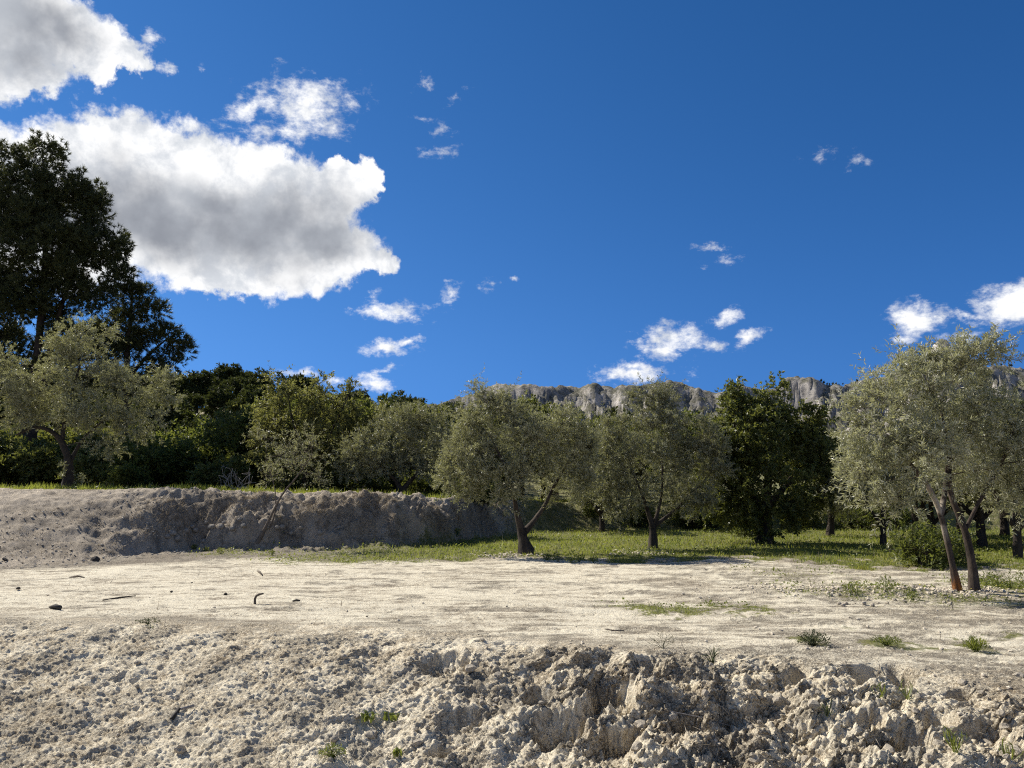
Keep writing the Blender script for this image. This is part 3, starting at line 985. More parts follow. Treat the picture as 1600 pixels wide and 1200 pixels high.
def grow(name, label, cat, base, trunks, clumps, leafmat, barkmat, seed=1, group=None, nsub=80, rs=0.38, ntw=14, tl=0.26, nlf=22,
         L=0.07, W=0.017, up=0.25, thick=0.004, needle=False, spread=0.55, upleaf=0.6, jag=0.25, bthick=0.016, stain=None, basal=None, sides=9, kback=3.0, crown_label=None, bmin=0.0):
    """a tree or shrub: Empty > trunk (with its limbs), crown; everything given in world coordinates"""
    rng = np.random.RandomState(seed)
    base = np.asarray(base, float)
    C, R, O = sub_clumps(rng, clumps, nsub, rs)
    wood = Acc()
    npos, nrad = [], []
    for pl in trunks:
        q = resample(pl, 0.16 if not needle else 0.5)
        V, Fc = tube(q[:, :3], q[:, 3], sides, rng, 0.07)
        wood.add(V, Fc)
        k0 = int(len(q) * 0.45)
        npos += list(q[k0:, :3])
        nrad += list(q[k0:, 3])
    tip = np.mean([np.asarray(pl)[-1][:3] for pl in trunks], axis=0)
    order = np.argsort(np.linalg.norm(C - tip, axis=1))
    npos = np.array(npos)
    nrad = np.array(nrad)
    for i in order:
        c = C[i]
        dv = c - npos
        dist = np.linalg.norm(dv, axis=1)
        cost = dist + kback * np.maximum(0, npos[:, 2] - c[2]) * 0.3 + 0.25 * (nrad < bthick * 0.5)
        j = int(np.argmin(cost))
        s = npos[j]
        ln = dist[j]
        if ln < 0.05:
            continue
        m = 5
        tt = np.linspace(0, 1, m)[:, None]
        ctrl = (s + c) / 2 + np.array((0, 0, 0.10 * ln)) + rng.randn(3) * 0.10 * ln
        pts = (1 - tt) ** 2 * s + 2 * tt * (1 - tt) * ctrl + tt ** 2 * c
        pts[1:-1] += rng.randn(m - 2, 3) * 0.03 * ln
        r0 = max(min(nrad[j] * 0.7, bthick * (0.6 + 0.5 * ln)), 0.005)
        rr = np.linspace(r0, max(0.004, r0 * 0.45), m)
        V, Fc = tube(pts, rr, 5 if r0 > 0.012 else 4)
        wood.add(V, Fc)
        npos = np.concatenate([npos, pts[1:]])
        nrad = np.concatenate([nrad, rr[1:]])
    cw = Acc()
    V, Fc, rnd = twigs_and_leaves(rng, C, R, O, ntw, tl, nlf, L, W, up, thick, needle, cw, spread, upleaf, jag)
    if basal is not None:
        bc, br, bn = basal
        V2, F2, r2 = twigs_and_leaves(rng, np.array(bc), np.array(br), np.zeros((len(bc), 3)) + (0, 0, .5), bn, tl * 0.7, max(6, nlf // 2), L, W, 0.4, thick, False, cw, spread, upleaf, 0.0)
        Fc = np.concatenate([Fc, F2 + len(V)])
        V = np.concatenate([V, V2])
        rnd = np.concatenate([rnd, r2])
    if cw.v:
        a, b = cw.get()
        wood.add(a, b)
    root = thing(name, label, cat, base, group)
    WV, WF = wood.get()
    va = {}
    if stain is not None:
        sx, sr = stain
        w = WV
        va['stain'] = np.clip(1.3 - np.linalg.norm((w - sx) / np.array((sr, sr * 1.4, sr * 1.5)), axis=1), 0, 1)
        va['pale'] = sst(w[:, 2], 0.75, 1.1) * sst(w[:, 2], 1.9, 1.5) * (w[:, 0] < base[0] - 0.26) * (w[:, 0] > base[0] - 0.75)
    link('trunk', mesh_np(name + '_trunk', WV - base, WF, 3, barkmat, True, vattr=va), root)
    link('crown', mesh_np(name + '_crown', V - base, Fc, 3, leafmat, False, fattr={'rnd': rnd}), root)
    return root


def ell(px, py, rx, ry, d, dd=0.0, rz=None):
    """ellipsoid clump given by its outline in the photograph and its distance"""
    c = P(px, py, d + dd)
    s = (d + dd) / F
    r = np.array((rx * s, (rz if rz else 0.5 * (rx + ry)) * s, ry * s))
    return c, r


def limb(pts, d):
    """poly-line (px, py, depth offset, radius) to world points"""
    return [np.array((*P(a, b, d + dd), r)) for a, b, dd, r in pts]


def ground_of(p, sink=0.06):
    return np.array((p[0], p[1], float(Hfull(p[0], p[1])[0]) - sink))


OL_GROUP = 'olive trees along the meadow and terrace'


def rooted(pl, base):
    """start a trunk in the ground below its first point"""
    pl = [np.array(q) for q in pl]
    b = np.array((*base, pl[0][3] * 1.35))
    return [b] + pl[1:] if pl[0][2] - base[2] < 0.5 else [b] + pl


# ---- near pale olive beside the track (two trunks)
b = hit(1512, 924)
d = b[1]
bz = ground_of(b)
tA = limb([(1497, 922, 0, 0.060), (1489, 885, 0, 0.045), (1481, 850, 0, 0.043), (1473, 812, 0, 0.043), (1462, 778, 0, 0.040), (1440, 745, -.1, 0.036), (1405, 705, -.15, 0.026)], d)
tA2 = limb([(1470, 805, 0, 0.043), (1478, 760, .1, 0.034), (1482, 700, .2, 0.026), (1470, 640, .2, 0.019)], d)
tB = limb([(1523, 922, .1, 0.065), (1518, 880, .1, 0.058), (1513, 840, .1, 0.057), (1496, 800, .1, 0.050), (1484, 772, .1, 0.043), (1480, 745, .1, 0.043), (1488, 700, .2, 0.034)], d)
tB2 = limb([(1510, 825, .1, 0.030), (1526, 790, .2, 0.026), (1556, 740, .3, 0.030), (1580, 690, .3, 0.022)], d)
tA[0] = np.array((*ground_of(tA[0]), .09))
tB[0] = np.array((*ground_of(tB[0]), .095))
cl = [ell(1490, 610, 100, 82, d), ell(1400, 650, 85, 75, d, -.3), ell(1556, 645, 80, 76, d, .2), ell(1370, 730, 65, 55, d, -.2), ell(1440, 715, 80, 60, d, -.5),
      ell(1520, 700, 90, 70, d, .3), ell(1600, 715, 70, 70, d, .3), ell(1400, 580, 38, 30, d, -.2), ell(1540, 565, 55, 38, d), ell(1470, 560, 60, 34, d), ell(1400, 785, 45, 28, d, -.4),
      ell(1345, 690, 32, 50, d), ell(1636, 695, 52, 60, d, .4), ell(1590, 775, 45, 40, d, .4)]
grow('olive_tree', 'pale silvery olive with two bare trunks standing beside the dirt track', 'olive tree', bz, [tA, tA2, tB, tB2], cl, M_OLIVE_P, M_BARK_R, 11, OL_GROUP,
     nsub=168, rs=0.25, ntw=15, tl=0.24, nlf=24, L=0.085, W=0.017, up=0.3, thick=0.0032, stain=(tA[0][:3] + np.array((0.0, -.03, .06)), 0.15), bthick=0.014, jag=0.3)

# ---- centre olive, V shaped trunk at the end of the grass
b = hit(822, 866)
d = b[1]
bz = ground_of(b)
t1 = limb([(822, 862, 0, 0.160), (818, 842, 0, 0.124), (815, 830, 0, 0.112), (808, 805, -.1, 0.068), (802, 770, -.2, 0.056), (790, 730, -.3, 0.040), (770, 690, -.3, 0.024)], d)
t2 = limb([(818, 834, 0, 0.096), (836, 812, .1, 0.064), (852, 790, .2, 0.053), (862, 765, .3, 0.045), (880, 735, .3, 0.034), (898, 705, .3, 0.022)], d)
t3 = limb([(803, 780, -.2, 0.040), (818, 740, 0, 0.036), (830, 700, .1, 0.024)], d)
t1[0] = np.array((*bz, .23))
cl = [ell(770, 660, 65, 50, d), ell(745, 720, 52, 52, d, -.3), ell(835, 690, 60, 55, d), ell(885, 710, 50, 52, d, .3), ell(760, 630, 36, 24, d), ell(880, 665, 40, 30, d), ell(720, 690, 30, 38, d, -.2),
      ell(805, 745, 50, 34, d, -.5), ell(725, 755, 30, 28, d, -.3), ell(905, 755, 28, 28, d, .2), ell(745, 612, 14, 12, d), ell(800, 632, 30, 22, d), ell(850, 765, 30, 20, d, .4), ell(705, 735, 22, 40, d, -.2), ell(740, 775, 22, 20, d, -.4), ell(920, 700, 26, 50, d, .3), ell(780, 785, 20, 14, d, -.6)]
grow('olive_tree', 'olive with a V shaped leaning trunk where the track meets the grass', 'olive tree', bz, [t1, t2, t3], cl, M_OLIVE, M_BARK, 12, OL_GROUP,
     nsub=185, rs=0.27, ntw=16, tl=0.26, nlf=23, L=0.088, W=0.018, up=0.2, bthick=0.015)

# ---- round olive further along
b = hit(1020, 858)
d = b[1]
bz = ground_of(b)
t1 = limb([(1020, 856, 0, 0.126), (1021, 835, 0, 0.096), (1021, 822, 0, 0.092), (1012, 800, 0, 0.052), (1005, 775, -.2, 0.037), (985, 730, -.2, 0.022)], d)
t2 = limb([(1021, 825, 0, 0.074), (1028, 800, 0, 0.048), (1035, 770, 0, 0.037), (1035, 720, 0, 0.026)], d)
t3 = limb([(1023, 822, 0, 0.067), (1045, 805, .1, 0.044), (1062, 792, .2, 0.037), (1080, 770, .3, 0.026)], d)
t1[0] = np.array((*bz, .17))
cl = [ell(1025, 650, 60, 48, d), ell(1065, 670, 55, 50, d, .3), ell(975, 690, 45, 50, d, -.3), ell(1020, 725, 70, 55, d, -.2), ell(1090, 730, 45, 55, d, .3), ell(960, 745, 38, 42, d, -.2),
      ell(1010, 615, 30, 16, d), ell(1045, 622, 28, 18, d), ell(1075, 775, 45, 30, d), ell(985, 780, 40, 25, d, -.4), ell(1110, 690, 30, 40, d, .2), ell(938, 735, 24, 46, d), ell(960, 790, 26, 20, d, -.3), ell(1120, 740, 26, 50, d, .3), ell(1100, 790, 28, 20, d), ell(950, 680, 24, 34, d)]
grow('olive_tree', 'grey green rounded olive with short dark trunk standing in the grass meadow', 'olive tree', bz, [t1, t2, t3], cl, M_OLIVE_G, M_BARK, 13, OL_GROUP,
     nsub=185, rs=0.27, ntw=16, tl=0.26, nlf=23, L=0.088, W=0.019, up=0.2, bthick=0.015)

# ---- dark dense tree
b = hit(1195, 850)
d = b[1]
bz = ground_of(b)
t1 = limb([(1195, 850, 0, .26), (1195, 825, 0, .22), (1197, 800, 0, .17), (1200, 750, 0, .12), (1205, 690, 0, .08), (1210, 640, 0, .045)], d)
t2 = limb([(1197, 805, 0, .12), (1165, 760, -.2, .08), (1145, 700, -.2, .05), (1150, 640, -.1, .03)], d)
t3 = limb([(1197, 795, 0, .12), (1235, 750, .2, .08), (1265, 700, .3, .05)], d)
t1[0] = np.array((*bz, .32))
cl = [ell(1200, 690, 80, 62, d), ell(1150, 680, 45, 55, d, -.3), ell(1255, 700, 50, 50, d, .3), ell(1215, 640, 45, 32, d), ell(1152, 632, 26, 30, d), ell(1213, 606, 7, 14, d), ell(1150, 606, 5, 11, d),
      ell(1190, 765, 95, 45, d, -.2), ell(1125, 745, 42, 50, d), ell(1275, 750, 38, 50, d), ell(1200, 800, 62, 26, d, -.3), ell(1120, 690, 26, 32, d), ell(1250, 800, 40, 24, d, .2), ell(1205, 840, 24, 14, d, -.3), ell(1265, 655, 28, 26, d), ell(1145, 800, 40, 24, d), ell(1110, 720, 34, 50, d, .3), ell(1285, 710, 32, 50, d, .3), ell(1175, 640, 40, 30, d), ell(1110, 790, 30, 26, d)]
grow('carob_tree', 'dark dense evergreen tree whose foliage hangs almost to the meadow grass', 'tree', bz, [t1, t2, t3], cl, M_CAROB, M_BARK, 14, None,
     nsub=240, rs=0.36, ntw=15, tl=0.26, nlf=16, L=0.11, W=0.06, up=0.2, spread=0.6, bthick=0.016, jag=0.15)

# ---- small olive behind it
b = hit(1297, 838)
d = b[1]
bz = ground_of(b)
t1 = limb([(1297, 838, 0, .14), (1298, 820, 0, .11), (1300, 800, 0, .09), (1296, 775, 0, .05)], d)
t1[0] = np.array((*bz, .18))
cl = [ell(1298, 770, 40, 34, d), ell(1275, 790, 28, 24, d), ell(1320, 785, 30, 28, d), ell(1300, 745, 26, 20, d)]
small_olive = grow('olive_tree', 'small low olive with thin dark trunk just behind the dark dense tree', 'olive tree', bz, [t1], cl, M_OLIVE_G, M_BARK, 15, OL_GROUP,
                   nsub=50, rs=0.36, ntw=14, tl=0.28, nlf=18, L=0.09, W=0.022)

# ---- olive on the terrace, trunk bare, at the frame edge
d = 27.5
b = P(106, 765, d)
bz = ground_of(b)
t1 = limb([(106, 762, 0, .21), (108, 735, 0, .155), (108, 718, 0, .15), (100, 698, 0, .11), (94, 685, 0, .10), (80, 672, -.2, .075), (55, 665, -.3, .055), (25, 680, -.4, .035)], d)
t2 = limb([(97, 690, 0, .09), (100, 660, .1, .07), (110, 620, .2, .05), (125, 570, .3, .03)], d)
t3 = limb([(110, 722, 0, .075), (120, 700, .2, .055), (132, 682, .2, .045), (165, 655, .3, .04), (205, 630, .3, .025)], d)
t1[0] = np.array((*bz, .26))
cl = [ell(135, 525, 52, 34, d), ell(120, 590, 70, 50, d), ell(50, 600, 60, 48, d, -.3), ell(200, 610, 60, 52, d, .3), ell(255, 605, 30, 40, d, .3), ell(150, 650, 70, 38, d, -.5), ell(220, 665, 48, 34, d),
      ell(30, 655, 45, 30, d, -.2), ell(-10, 600, 50, 50, d), ell(90, 640, 60, 36, d, .3), ell(10, 560, 26, 28, d), ell(170, 695, 30, 18, d, -.3), ell(95, 550, 30, 30, d)]
grow('olive_tree', 'broad spreading olive on the earth terrace below the tall pine', 'olive tree', bz, [t1, t2, t3], cl, M_OLIVE, M_BARK, 16, OL_GROUP,
     nsub=190, rs=0.36, ntw=16, tl=0.28, nlf=23, L=0.105, W=0.022, up=0.2, bthick=0.015,
     basal=([P(98, 745, d - .3), P(98, 730, d - .3), P(122, 745, d - .2), P(130, 755, d - .2)], [.18, .15, .15, .15], 8))

# ---- terrace olive in the middle, low fork
d = 28.5
b = P(627, 776, d)
bz = ground_of(b)
t1 = limb([(627, 776, 0, .16), (627, 765, 0, .13), (620, 750, 0, .07), (600, 735, -.2, .05), (575, 715, -.3, .03)], d)
t2 = limb([(628, 768, 0, .11), (640, 752, .1, .07), (655, 738, .2, .055), (670, 715, .2, .03)], d)
t1[0] = np.array((*bz, .2))
cl = [ell(620, 680, 55, 45, d), ell(665, 690, 45, 50, d, .3), ell(570, 700, 42, 42, d, -.2), ell(640, 650, 40, 22, d), ell(610, 725, 50, 28, d, -.3), ell(680, 730, 30, 30, d), ell(548, 725, 28, 30, d), ell(690, 665, 26, 30, d)]
grow('olive_tree', 'bushy olive forking low on the terrace above the shaded earth bank', 'olive tree', bz, [t1, t2], cl, M_OLIVE_G, M_BARK, 17, OL_GROUP,
     nsub=140, rs=0.35, ntw=14, tl=0.28, nlf=20, L=0.105, W=0.023, up=0.2)

# ---- leaning olive rising from the bank foot
b = hit(402, 857)
d = b[1]
bz = ground_of(b)
t1 = limb([(402, 855, 0, 0.043), (412, 830, 0, 0.035), (424, 805, 0, 0.030), (440, 772, .1, 0.026), (462, 748, .2, 0.020), (485, 715, .2, 0.016)], d)
t2 = limb([(404, 850, .05, 0.029), (420, 830, .15, 0.023), (432, 800, .2, 0.020), (430, 760, .2, 0.014), (415, 720, .2, 0.013)], d)
t1[0] = np.array((*bz, .08))
t2[0] = np.array((bz[0] + .05, bz[1] + .05, bz[2], .05))
cl = [ell(440, 715, 42, 36, d), ell(480, 705, 42, 42, d, .2), ell(420, 745, 30, 25, d), ell(500, 740, 30, 25, d), ell(410, 690, 22, 26, d)]
grow('olive_tree', 'thin olive leaning out from the foot of the earth bank', 'olive tree', bz, [t1, t2], cl, M_OLIVE, M_STICK, 18, OL_GROUP,
     nsub=44, rs=0.28, ntw=8, tl=0.26, nlf=11, L=0.075, W=0.017, up=0.3)

# ---- yellowing tree with shoots
d = 30.5
b = P(480, 775, d)
bz = ground_of(b)
t1 = limb([(480, 776, 0, .13), (478, 740, 0, .09), (470, 700, 0, .06), (455, 650, 0, .04), (450, 615, 0, .025)], d)
t2 = limb([(480, 745, 0, .08), (505, 700, .1, .05), (530, 650, .2, .035), (548, 610, .2, .02)], d)
t1[0] = np.array((*bz, .17))
cl = [ell(450, 660, 55, 50, d), ell(510, 670, 50, 50, d), ell(410, 700, 28, 50, d), ell(440, 620, 28, 26, d), ell(490, 625, 30, 24, d), ell(540, 640, 30, 40, d), ell(465, 720, 60, 40, d), ell(425, 600, 8, 22, d), ell(505, 598, 7, 18, d),
      ell(550, 606, 4, 12, d), ell(420, 655, 34, 30, d), ell(590, 655, 30, 34, d), ell(560, 690, 40, 40, d), ell(520, 720, 50, 36, d)]
grow('yellowing_tree', 'yellow green tree with thin shoots above its crown on the terrace', 'tree', bz, [t1, t2], cl, M_YELLOW, M_BARK, 19, None,
     nsub=180, rs=0.34, ntw=12, tl=0.32, nlf=13, L=0.12, W=0.055, up=0.35, spread=0.6, jag=0.35)

# ---- tall pines
PINE_G = 'tall pines behind the terrace'
d = 42.0
b = P(55, 760, d)
bz = ground_of(b)
t1 = limb([(45, 760, 0, .34), (47, 700, 0, .30), (50, 640, 0, .26), (58, 560, 0, .20), (66, 470, 0, .16), (72, 380, 0, .12), (70, 290, 0, .07), (66, 240, 0, .03)], d)
t2 = limb([(48, 690, 0, .22), (66, 620, .2, .20), (80, 540, .3, .16), (98, 470, .3, .13), (120, 410, .4, .09), (140, 350, .4, .05)], d)
t3 = limb([(47, 700, 0, .2), (25, 620, -.3, .16), (-5, 530, -.5, .13), (-40, 430, -.6, .09), (-60, 350, -.6, .05)], d)
t1[0] = np.array((*bz, .42))
cl = [ell(62, 250, 55, 38, d), ell(40, 310, 80, 60, d), ell(110, 330, 65, 52, d, .6), ell(150, 385, 60, 45, d, .8), ell(60, 390, 90, 55, d, -.6), ell(175, 425, 40, 30, d, .5), ell(-20, 330, 60, 70, d, -.5),
      ell(-30, 430, 60, 60, d, -.6), ell(20, 460, 70, 40, d, -.8), ell(120, 450, 60, 26, d), ell(10, 260, 40, 40, d), ell(150, 330, 34, 30, d), ell(-20, 540, 60, 40, d), ell(10, 520, 40, 26, d, .8), ell(90, 290, 40, 34, d), ell(185, 395, 26, 24, d), ell(150, 470, 46, 22, d), ell(95, 520, 34, 16, d), ell(40, 360, 60, 50, d, -1.0), ell(100, 390, 60, 45, d, -1.0), ell(60, 440, 70, 40, d, .9), ell(130, 290, 30, 26, d), ell(20, 480, 60, 36, d, -.9), ell(60, 560, 70, 36, d, .8), ell(-10, 600, 60, 40, d, .8), ell(80, 500, 50, 24, d, 1.0)]
grow('pine_tree', 'tall dark pine towering over the terrace olive against the cloud', 'pine tree', bz, [t1, t2, t3], cl, M_PINE, M_PBARK, 21, PINE_G,
     nsub=600, rs=0.52, ntw=24, tl=0.34, nlf=22, L=0.23, W=0.036, up=0.35, thick=0, needle=True, bthick=0.03, sides=10, jag=0.05)
d = 44.0
b = P(190, 762, d)
bz = ground_of(b)
t1 = limb([(190, 760, 0, .26), (192, 700, 0, .22), (195, 620, 0, .18), (200, 540, 0, .13), (205, 480, 0, .08), (208, 445, 0, .04)], d)
t2 = limb([(195, 600, 0, .12), (225, 560, .2, .09), (260, 530, .3, .05)], d)
t1[0] = np.array((*bz, .32))
cl = [ell(208, 462, 30, 24, d), ell(236, 484, 26, 14, d), ell(190, 505, 40, 26, d), ell(222, 522, 34, 14, d), ell(258, 520, 26, 10, d), ell(284, 530, 16, 12, d), ell(290, 548, 12, 9, d), ell(262, 552, 24, 9, d), ell(272, 570, 18, 8, d), ell(150, 540, 50, 40, d), ell(232, 568, 26, 10, d), ell(205, 548, 36, 14, d), ell(170, 590, 50, 24, d), ell(210, 600, 36, 14, d)]
grow('pine_tree', 'shorter dark pine with a low side branch reaching over the wooded hill', 'pine tree', bz, [t1, t2], cl, M_PINE, M_PBARK, 22, PINE_G,
     nsub=150, rs=0.46, ntw=26, tl=0.36, nlf=18, L=0.25, W=0.034, up=0.3, thick=0, needle=True, bthick=0.03, jag=0.05)


# ------------------------------------------------------------------ shrubs and trees behind, made once and copied
def proto_shrub(name, label, cat, mat, seed, h, r, nsub, L, W, ntw=12, nlf=14, group=None):
    z = np.zeros(3)
    rng = np.random.RandomState(seed)
    tr = []
    for k in range(4):
        a = rng.rand() * 6.28
        tr.append([np.array((0.08 * math.cos(a), 0.08 * math.sin(a), -0.1, .05)), np.array((0.3 * r * math.cos(a), 0.3 * r * math.sin(a), h * .35, .035)), np.array((0.5 * r * math.cos(a), 0.5 * r * math.sin(a), h * .62, .02))])
    cl = [(np.array((0, 0, h * .5)), np.array((r * .8, r * .8, h * .42)))]
    for k in range(5):
        a = k * 1.256 + rng.rand()
        cl.append((np.array((0.55 * r * math.cos(a), 0.55 * r * math.sin(a), h * (.35 + .35 * rng.rand()))), np.array((r * .5, r * .5, h * .3))))
    return grow(name, label, cat, z, tr, cl, mat, M_BARK, seed, group, nsub=nsub, rs=0.34 * min(1, r), ntw=ntw, tl=0.3, nlf=nlf, L=L, W=W, up=0.3, spread=0.6)


def proto_tree(name, label, cat, mat, seed, h, r, L, W, nsub=70, group=None, ntw=13, nlf=16, bark=None, spread=0.6):
    z = np.zeros(3)
    rng = np.random.RandomState(seed)
    tr = [[np.array((0, 0, -.2, .16)), np.array((.05, 0, h * .22, .11)), np.array((.1, .05, h * .4, .08)), np.array((0, 0, h * .65, .045))]]
    for k in range(3):
        a = k * 2.1 + rng.rand()
        tr.append([np.array((.05, 0, h * .2, .08)), np.array((.35 * r * math.cos(a), .35 * r * math.sin(a), h * .38, .055)), np.array((.6 * r * math.cos(a), .6 * r * math.sin(a), h * .58, .03))])
    cl = [(np.array((0, 0, h * .66)), np.array((r * .75, r * .75, h * .30)))]
    for k in range(7):
        a = k * 0.9 + rng.rand() * .6
        q = 0.6 + .15 * rng.rand()
        cl.append((np.array((q * r * math.cos(a), q * r * math.sin(a), h * (.38 + .38 * rng.rand()))), np.array((r * .42, r * .42, h * .2))))
    return grow(name, label, cat, z, tr, cl, mat, bark or M_BARK, seed, group, nsub=nsub, rs=0.36, ntw=ntw, tl=0.3, nlf=nlf, L=L, W=W, up=0.2, spread=spread)


rngp = np.random.RandomState(5)
used = set()


def place(proto, loc, rz, sc, label, group):
    if proto.name not in used:
        used.add(proto.name)
        proto.location = tuple(float(v) for v in loc)
        proto.rotation_euler = (0, 0, rz)
        proto.scale = (sc, sc, sc)
        proto['label'] = label
        proto['group'] = group
        return proto
    return dup(proto, loc, rz, sc, label, group)


SHR_G = 'dark shrubs at the back of the terrace'
sh1 = proto_shrub('shrub', 'x', 'shrub', M_CAROB, 31, 2.2, 1.5, 70, 0.14, 0.075, group=SHR_G)
sh2 = proto_shrub('shrub', 'x', 'shrub', M_SHRUB, 32, 2.0, 1.4, 70, 0.14, 0.07, group=SHR_G)
DK = 'dark evergreen shrub in deep shade under the pines'
for px, d, pr, sc in [(-120, 38, sh1, 1.4), (-60, 36, sh1, 1.3), (0, 39, sh1, 1.5), (60, 38, sh1, 1.3), (120, 40, sh1, 1.5), (165, 36, sh1, 1.1), (20, 45, sh1, 1.9), (95, 46, sh1, 2.0), (160, 45, sh1, 1.8), (-50, 46, sh1, 2.0), (-110, 44, sh1, 2.0)]:
    p = P(px, 760, d)
    place(pr, ground_of(p, .1), rngp.rand() * 6.28, sc, DK, SHR_G)
GK = 'mid green shrub between the pine and the yellow green tree'
for px, d, pr, sc in [(215, 36, sh2, 1.1), (250, 40, sh2, 1.5), (290, 38, sh2, 1.35), (330, 42, sh2, 1.6), (365, 39, sh2, 1.3), (395, 44, sh2, 1.6), (235, 46, sh2, 1.8), (310, 47, sh2, 2.0), (200, 33, sh2, .6), (345, 34, sh1, .8)]:
    p = P(px, 760, d)
    place(pr, ground_of(p, .1), rngp.rand() * 6.28, sc, GK if pr is sh2 else 'low dark shrub beside the bare grey branches', SHR_G)

BT_G = 'trees standing behind the meadow'
bt1 = proto_tree('olive_tree', 'x', 'olive tree', M_OLIVE_G, 41, 4.4, 2.2, 0.14, 0.042, 85, BT_G)
bt2 = proto_tree('evergreen_tree', 'x', 'tree', M_CAROB, 42, 5.0, 2.3, 0.16, 0.085, 85, BT_G)
bt3 = proto_tree('leafy_tree', 'x', 'tree', M_SHRUB, 43, 4.6, 2.2, 0.16, 0.08, 85, BT_G)
L1 = 'grey green olive in the crowded row behind the front trees'
L2 = 'dark evergreen tree rising behind the row of olives'
L3 = 'mid green leafy tree filling the gap behind the olives'
BACK = [(940, 31, bt1, .78), (915, 35, bt1, .9), (1090, 33, bt1, .9), (1075, 37, bt3, 1.0), (700, 33, bt1, .74), (680, 35, bt3, .80), (590, 34, bt1, .9), (545, 36, bt3, .95), (500, 38, bt3, 1.05), (455, 40, bt3, 1.05), (420, 38, bt3, .95), (395, 41, bt2, 1.1), (765, 35, bt1, .9), (1310, 36, bt1, .9), (520, 34, bt3, 1.0), (565, 38, bt2, .95), (600, 40, bt3, 1.1), (640, 37, bt2, .95), (690, 38, bt1, .82), (715, 41, bt3, .86), (735, 36, bt1, .82), (775, 42, bt2, 1.1), (815, 40, bt1, 1.05), (848, 45, bt2, 1.3), (870, 38, bt1, 1.0), (905, 42, bt3, 1.05),
        (930, 39, bt1, 1.0), (965, 43, bt2, 1.0), (990, 40, bt1, .95), (1060, 41, bt1, 1.0), (1105, 39, bt1, 1.0), (1120, 44, bt3, 1.0), (1150, 42, bt2, 1.0), (1240, 43, bt2, .95), (1290, 41, bt1, .85), (1330, 44, bt1, .9), (1345, 39, bt1, .8)]
for px, d, pr, sc in BACK:
    p = P(px, 760, d)
    place(pr, ground_of(p, .1), rngp.rand() * 6.28, sc, {bt1: L1, bt2: L2, bt3: L3}[pr], BT_G)
# olives in the meadow behind the pale olive
ML = 'grey green olive in the meadow behind the pale two trunked olive'
for px, py, sc, pr, lab in [(1380, 853, .72, bt1, 'small olive with slim trunk seen past the foliage of the pale olive'), (1460, 850, .80, bt1, ML), (1535, 855, .95, bt1, ML),
                            (1590, 872, .85, bt1, 'olive with forked grey trunk at the frame edge behind the pale olive'), (1640, 860, 1.0, bt1, ML), (1500, 842, 1.1, bt1, ML), (1430, 838, 1.0, bt1, ML),
                            (1570, 838, 1.1, bt2, 'dark evergreen tree at the back of the meadow behind the pale olive'), (1700, 850, 1.1, bt1, ML)]:
    p = hit(px, py)
    place(pr, ground_of(p, .1), rngp.rand() * 6.28, sc, lab, BT_G)

# low bushes at the foot of the far bank and in the meadow
LB_G = 'low bushes in the meadow'
TB = [(k, 30.5 + 3 * (i % 3), .9 + .25 * (i % 2)) for i, k in enumerate(range(440, 800, 24))]
sb = proto_shrub('low_bush', 'x', 'bush', M_SHRUB, 51, 0.9, 0.7, 26, 0.09, 0.04, 10, 12, LB_G)
for px, py, sc, lab in [(1450, 885, 1.0, 'broad green bush behind the trunks of the pale olive'), (1480, 880, .85, 'broad green bush behind the trunks of the pale olive'), (1170, 842, .7, 'low bush beside the trunk of the dark dense tree'),
                        (925, 808, .6, 'low bush on the grassy slope behind the V trunked olive'),
                        (1075, 826, 1.2, 'bush at the foot of the far bank'), (1110, 826, 1.4, 'bush at the foot of the far bank'), (1250, 826, 1.4, 'bush at the foot of the far bank'),
                        (1340, 828, 1.3, 'bush at the foot of the far bank'), (1000, 824, 1.0, 'bush at the foot of the far bank'), (1400, 828, 1.3, 'bush at the foot of the far bank'),
                        (760, 790, .8, 'small bush on the lip of the earth bank'), (735, 782, .6, 'small bush on the lip of the earth bank')]:
    p = hit(px, py)
    place(sb, ground_of(p, .05), rngp.rand() * 6.28, sc, lab, LB_G)


for px, d_, sc in TB:
    p = P(px, 772, d_)
    place(sb, ground_of(p, .05), rngp.rand() * 6.28, sc, 'low green bush between the tree trunks on the terrace', 'low bushes on the terrace')


# bare grey shrub on the terrace lip
def bare_shrub():
    d = 26.0
    b = ground_of(P(370, 765, d))
    rng = np.random.RandomState(8)
    A = Acc()
    root = thing('bare_shrub', 'leafless grey branches of a dead shrub on the terrace lip', 'shrub', b)
    for k in range(9):
        a = rng.rand() * 6.28
        p0 = np.array((rng.randn() * .25, rng.randn() * .1, 0))
        dv = np.array((.5 * math.cos(a), .4 * math.sin(a), .9))
        p = [p0]
        for s in range(5):
            dv = dv + rng.randn(3) * .25
            p.append(p[-1] + dv / np.linalg.norm(dv) * .18)
        V, Fc = tube(p, np.linspace(.018, .006, 6), 5)
        A.add(V, Fc)
        for s in range(3):
            q = p[2 + s]
            e = [q, q + rng.randn(3) * .08 + (0, 0, .1), q + rng.randn(3) * .15 + (0, 0, .2)]
            V, Fc = tube(e, [.009, .006, .004], 4)
            A.add(V, Fc)
    V, Fc = A.get()
    link('branches', mesh_np('bare_branches', V, Fc, 3, M_GREYWOOD, True), root)


bare_shrub()

# pines covering the hill
HP_G = 'pines on the wooded hill'


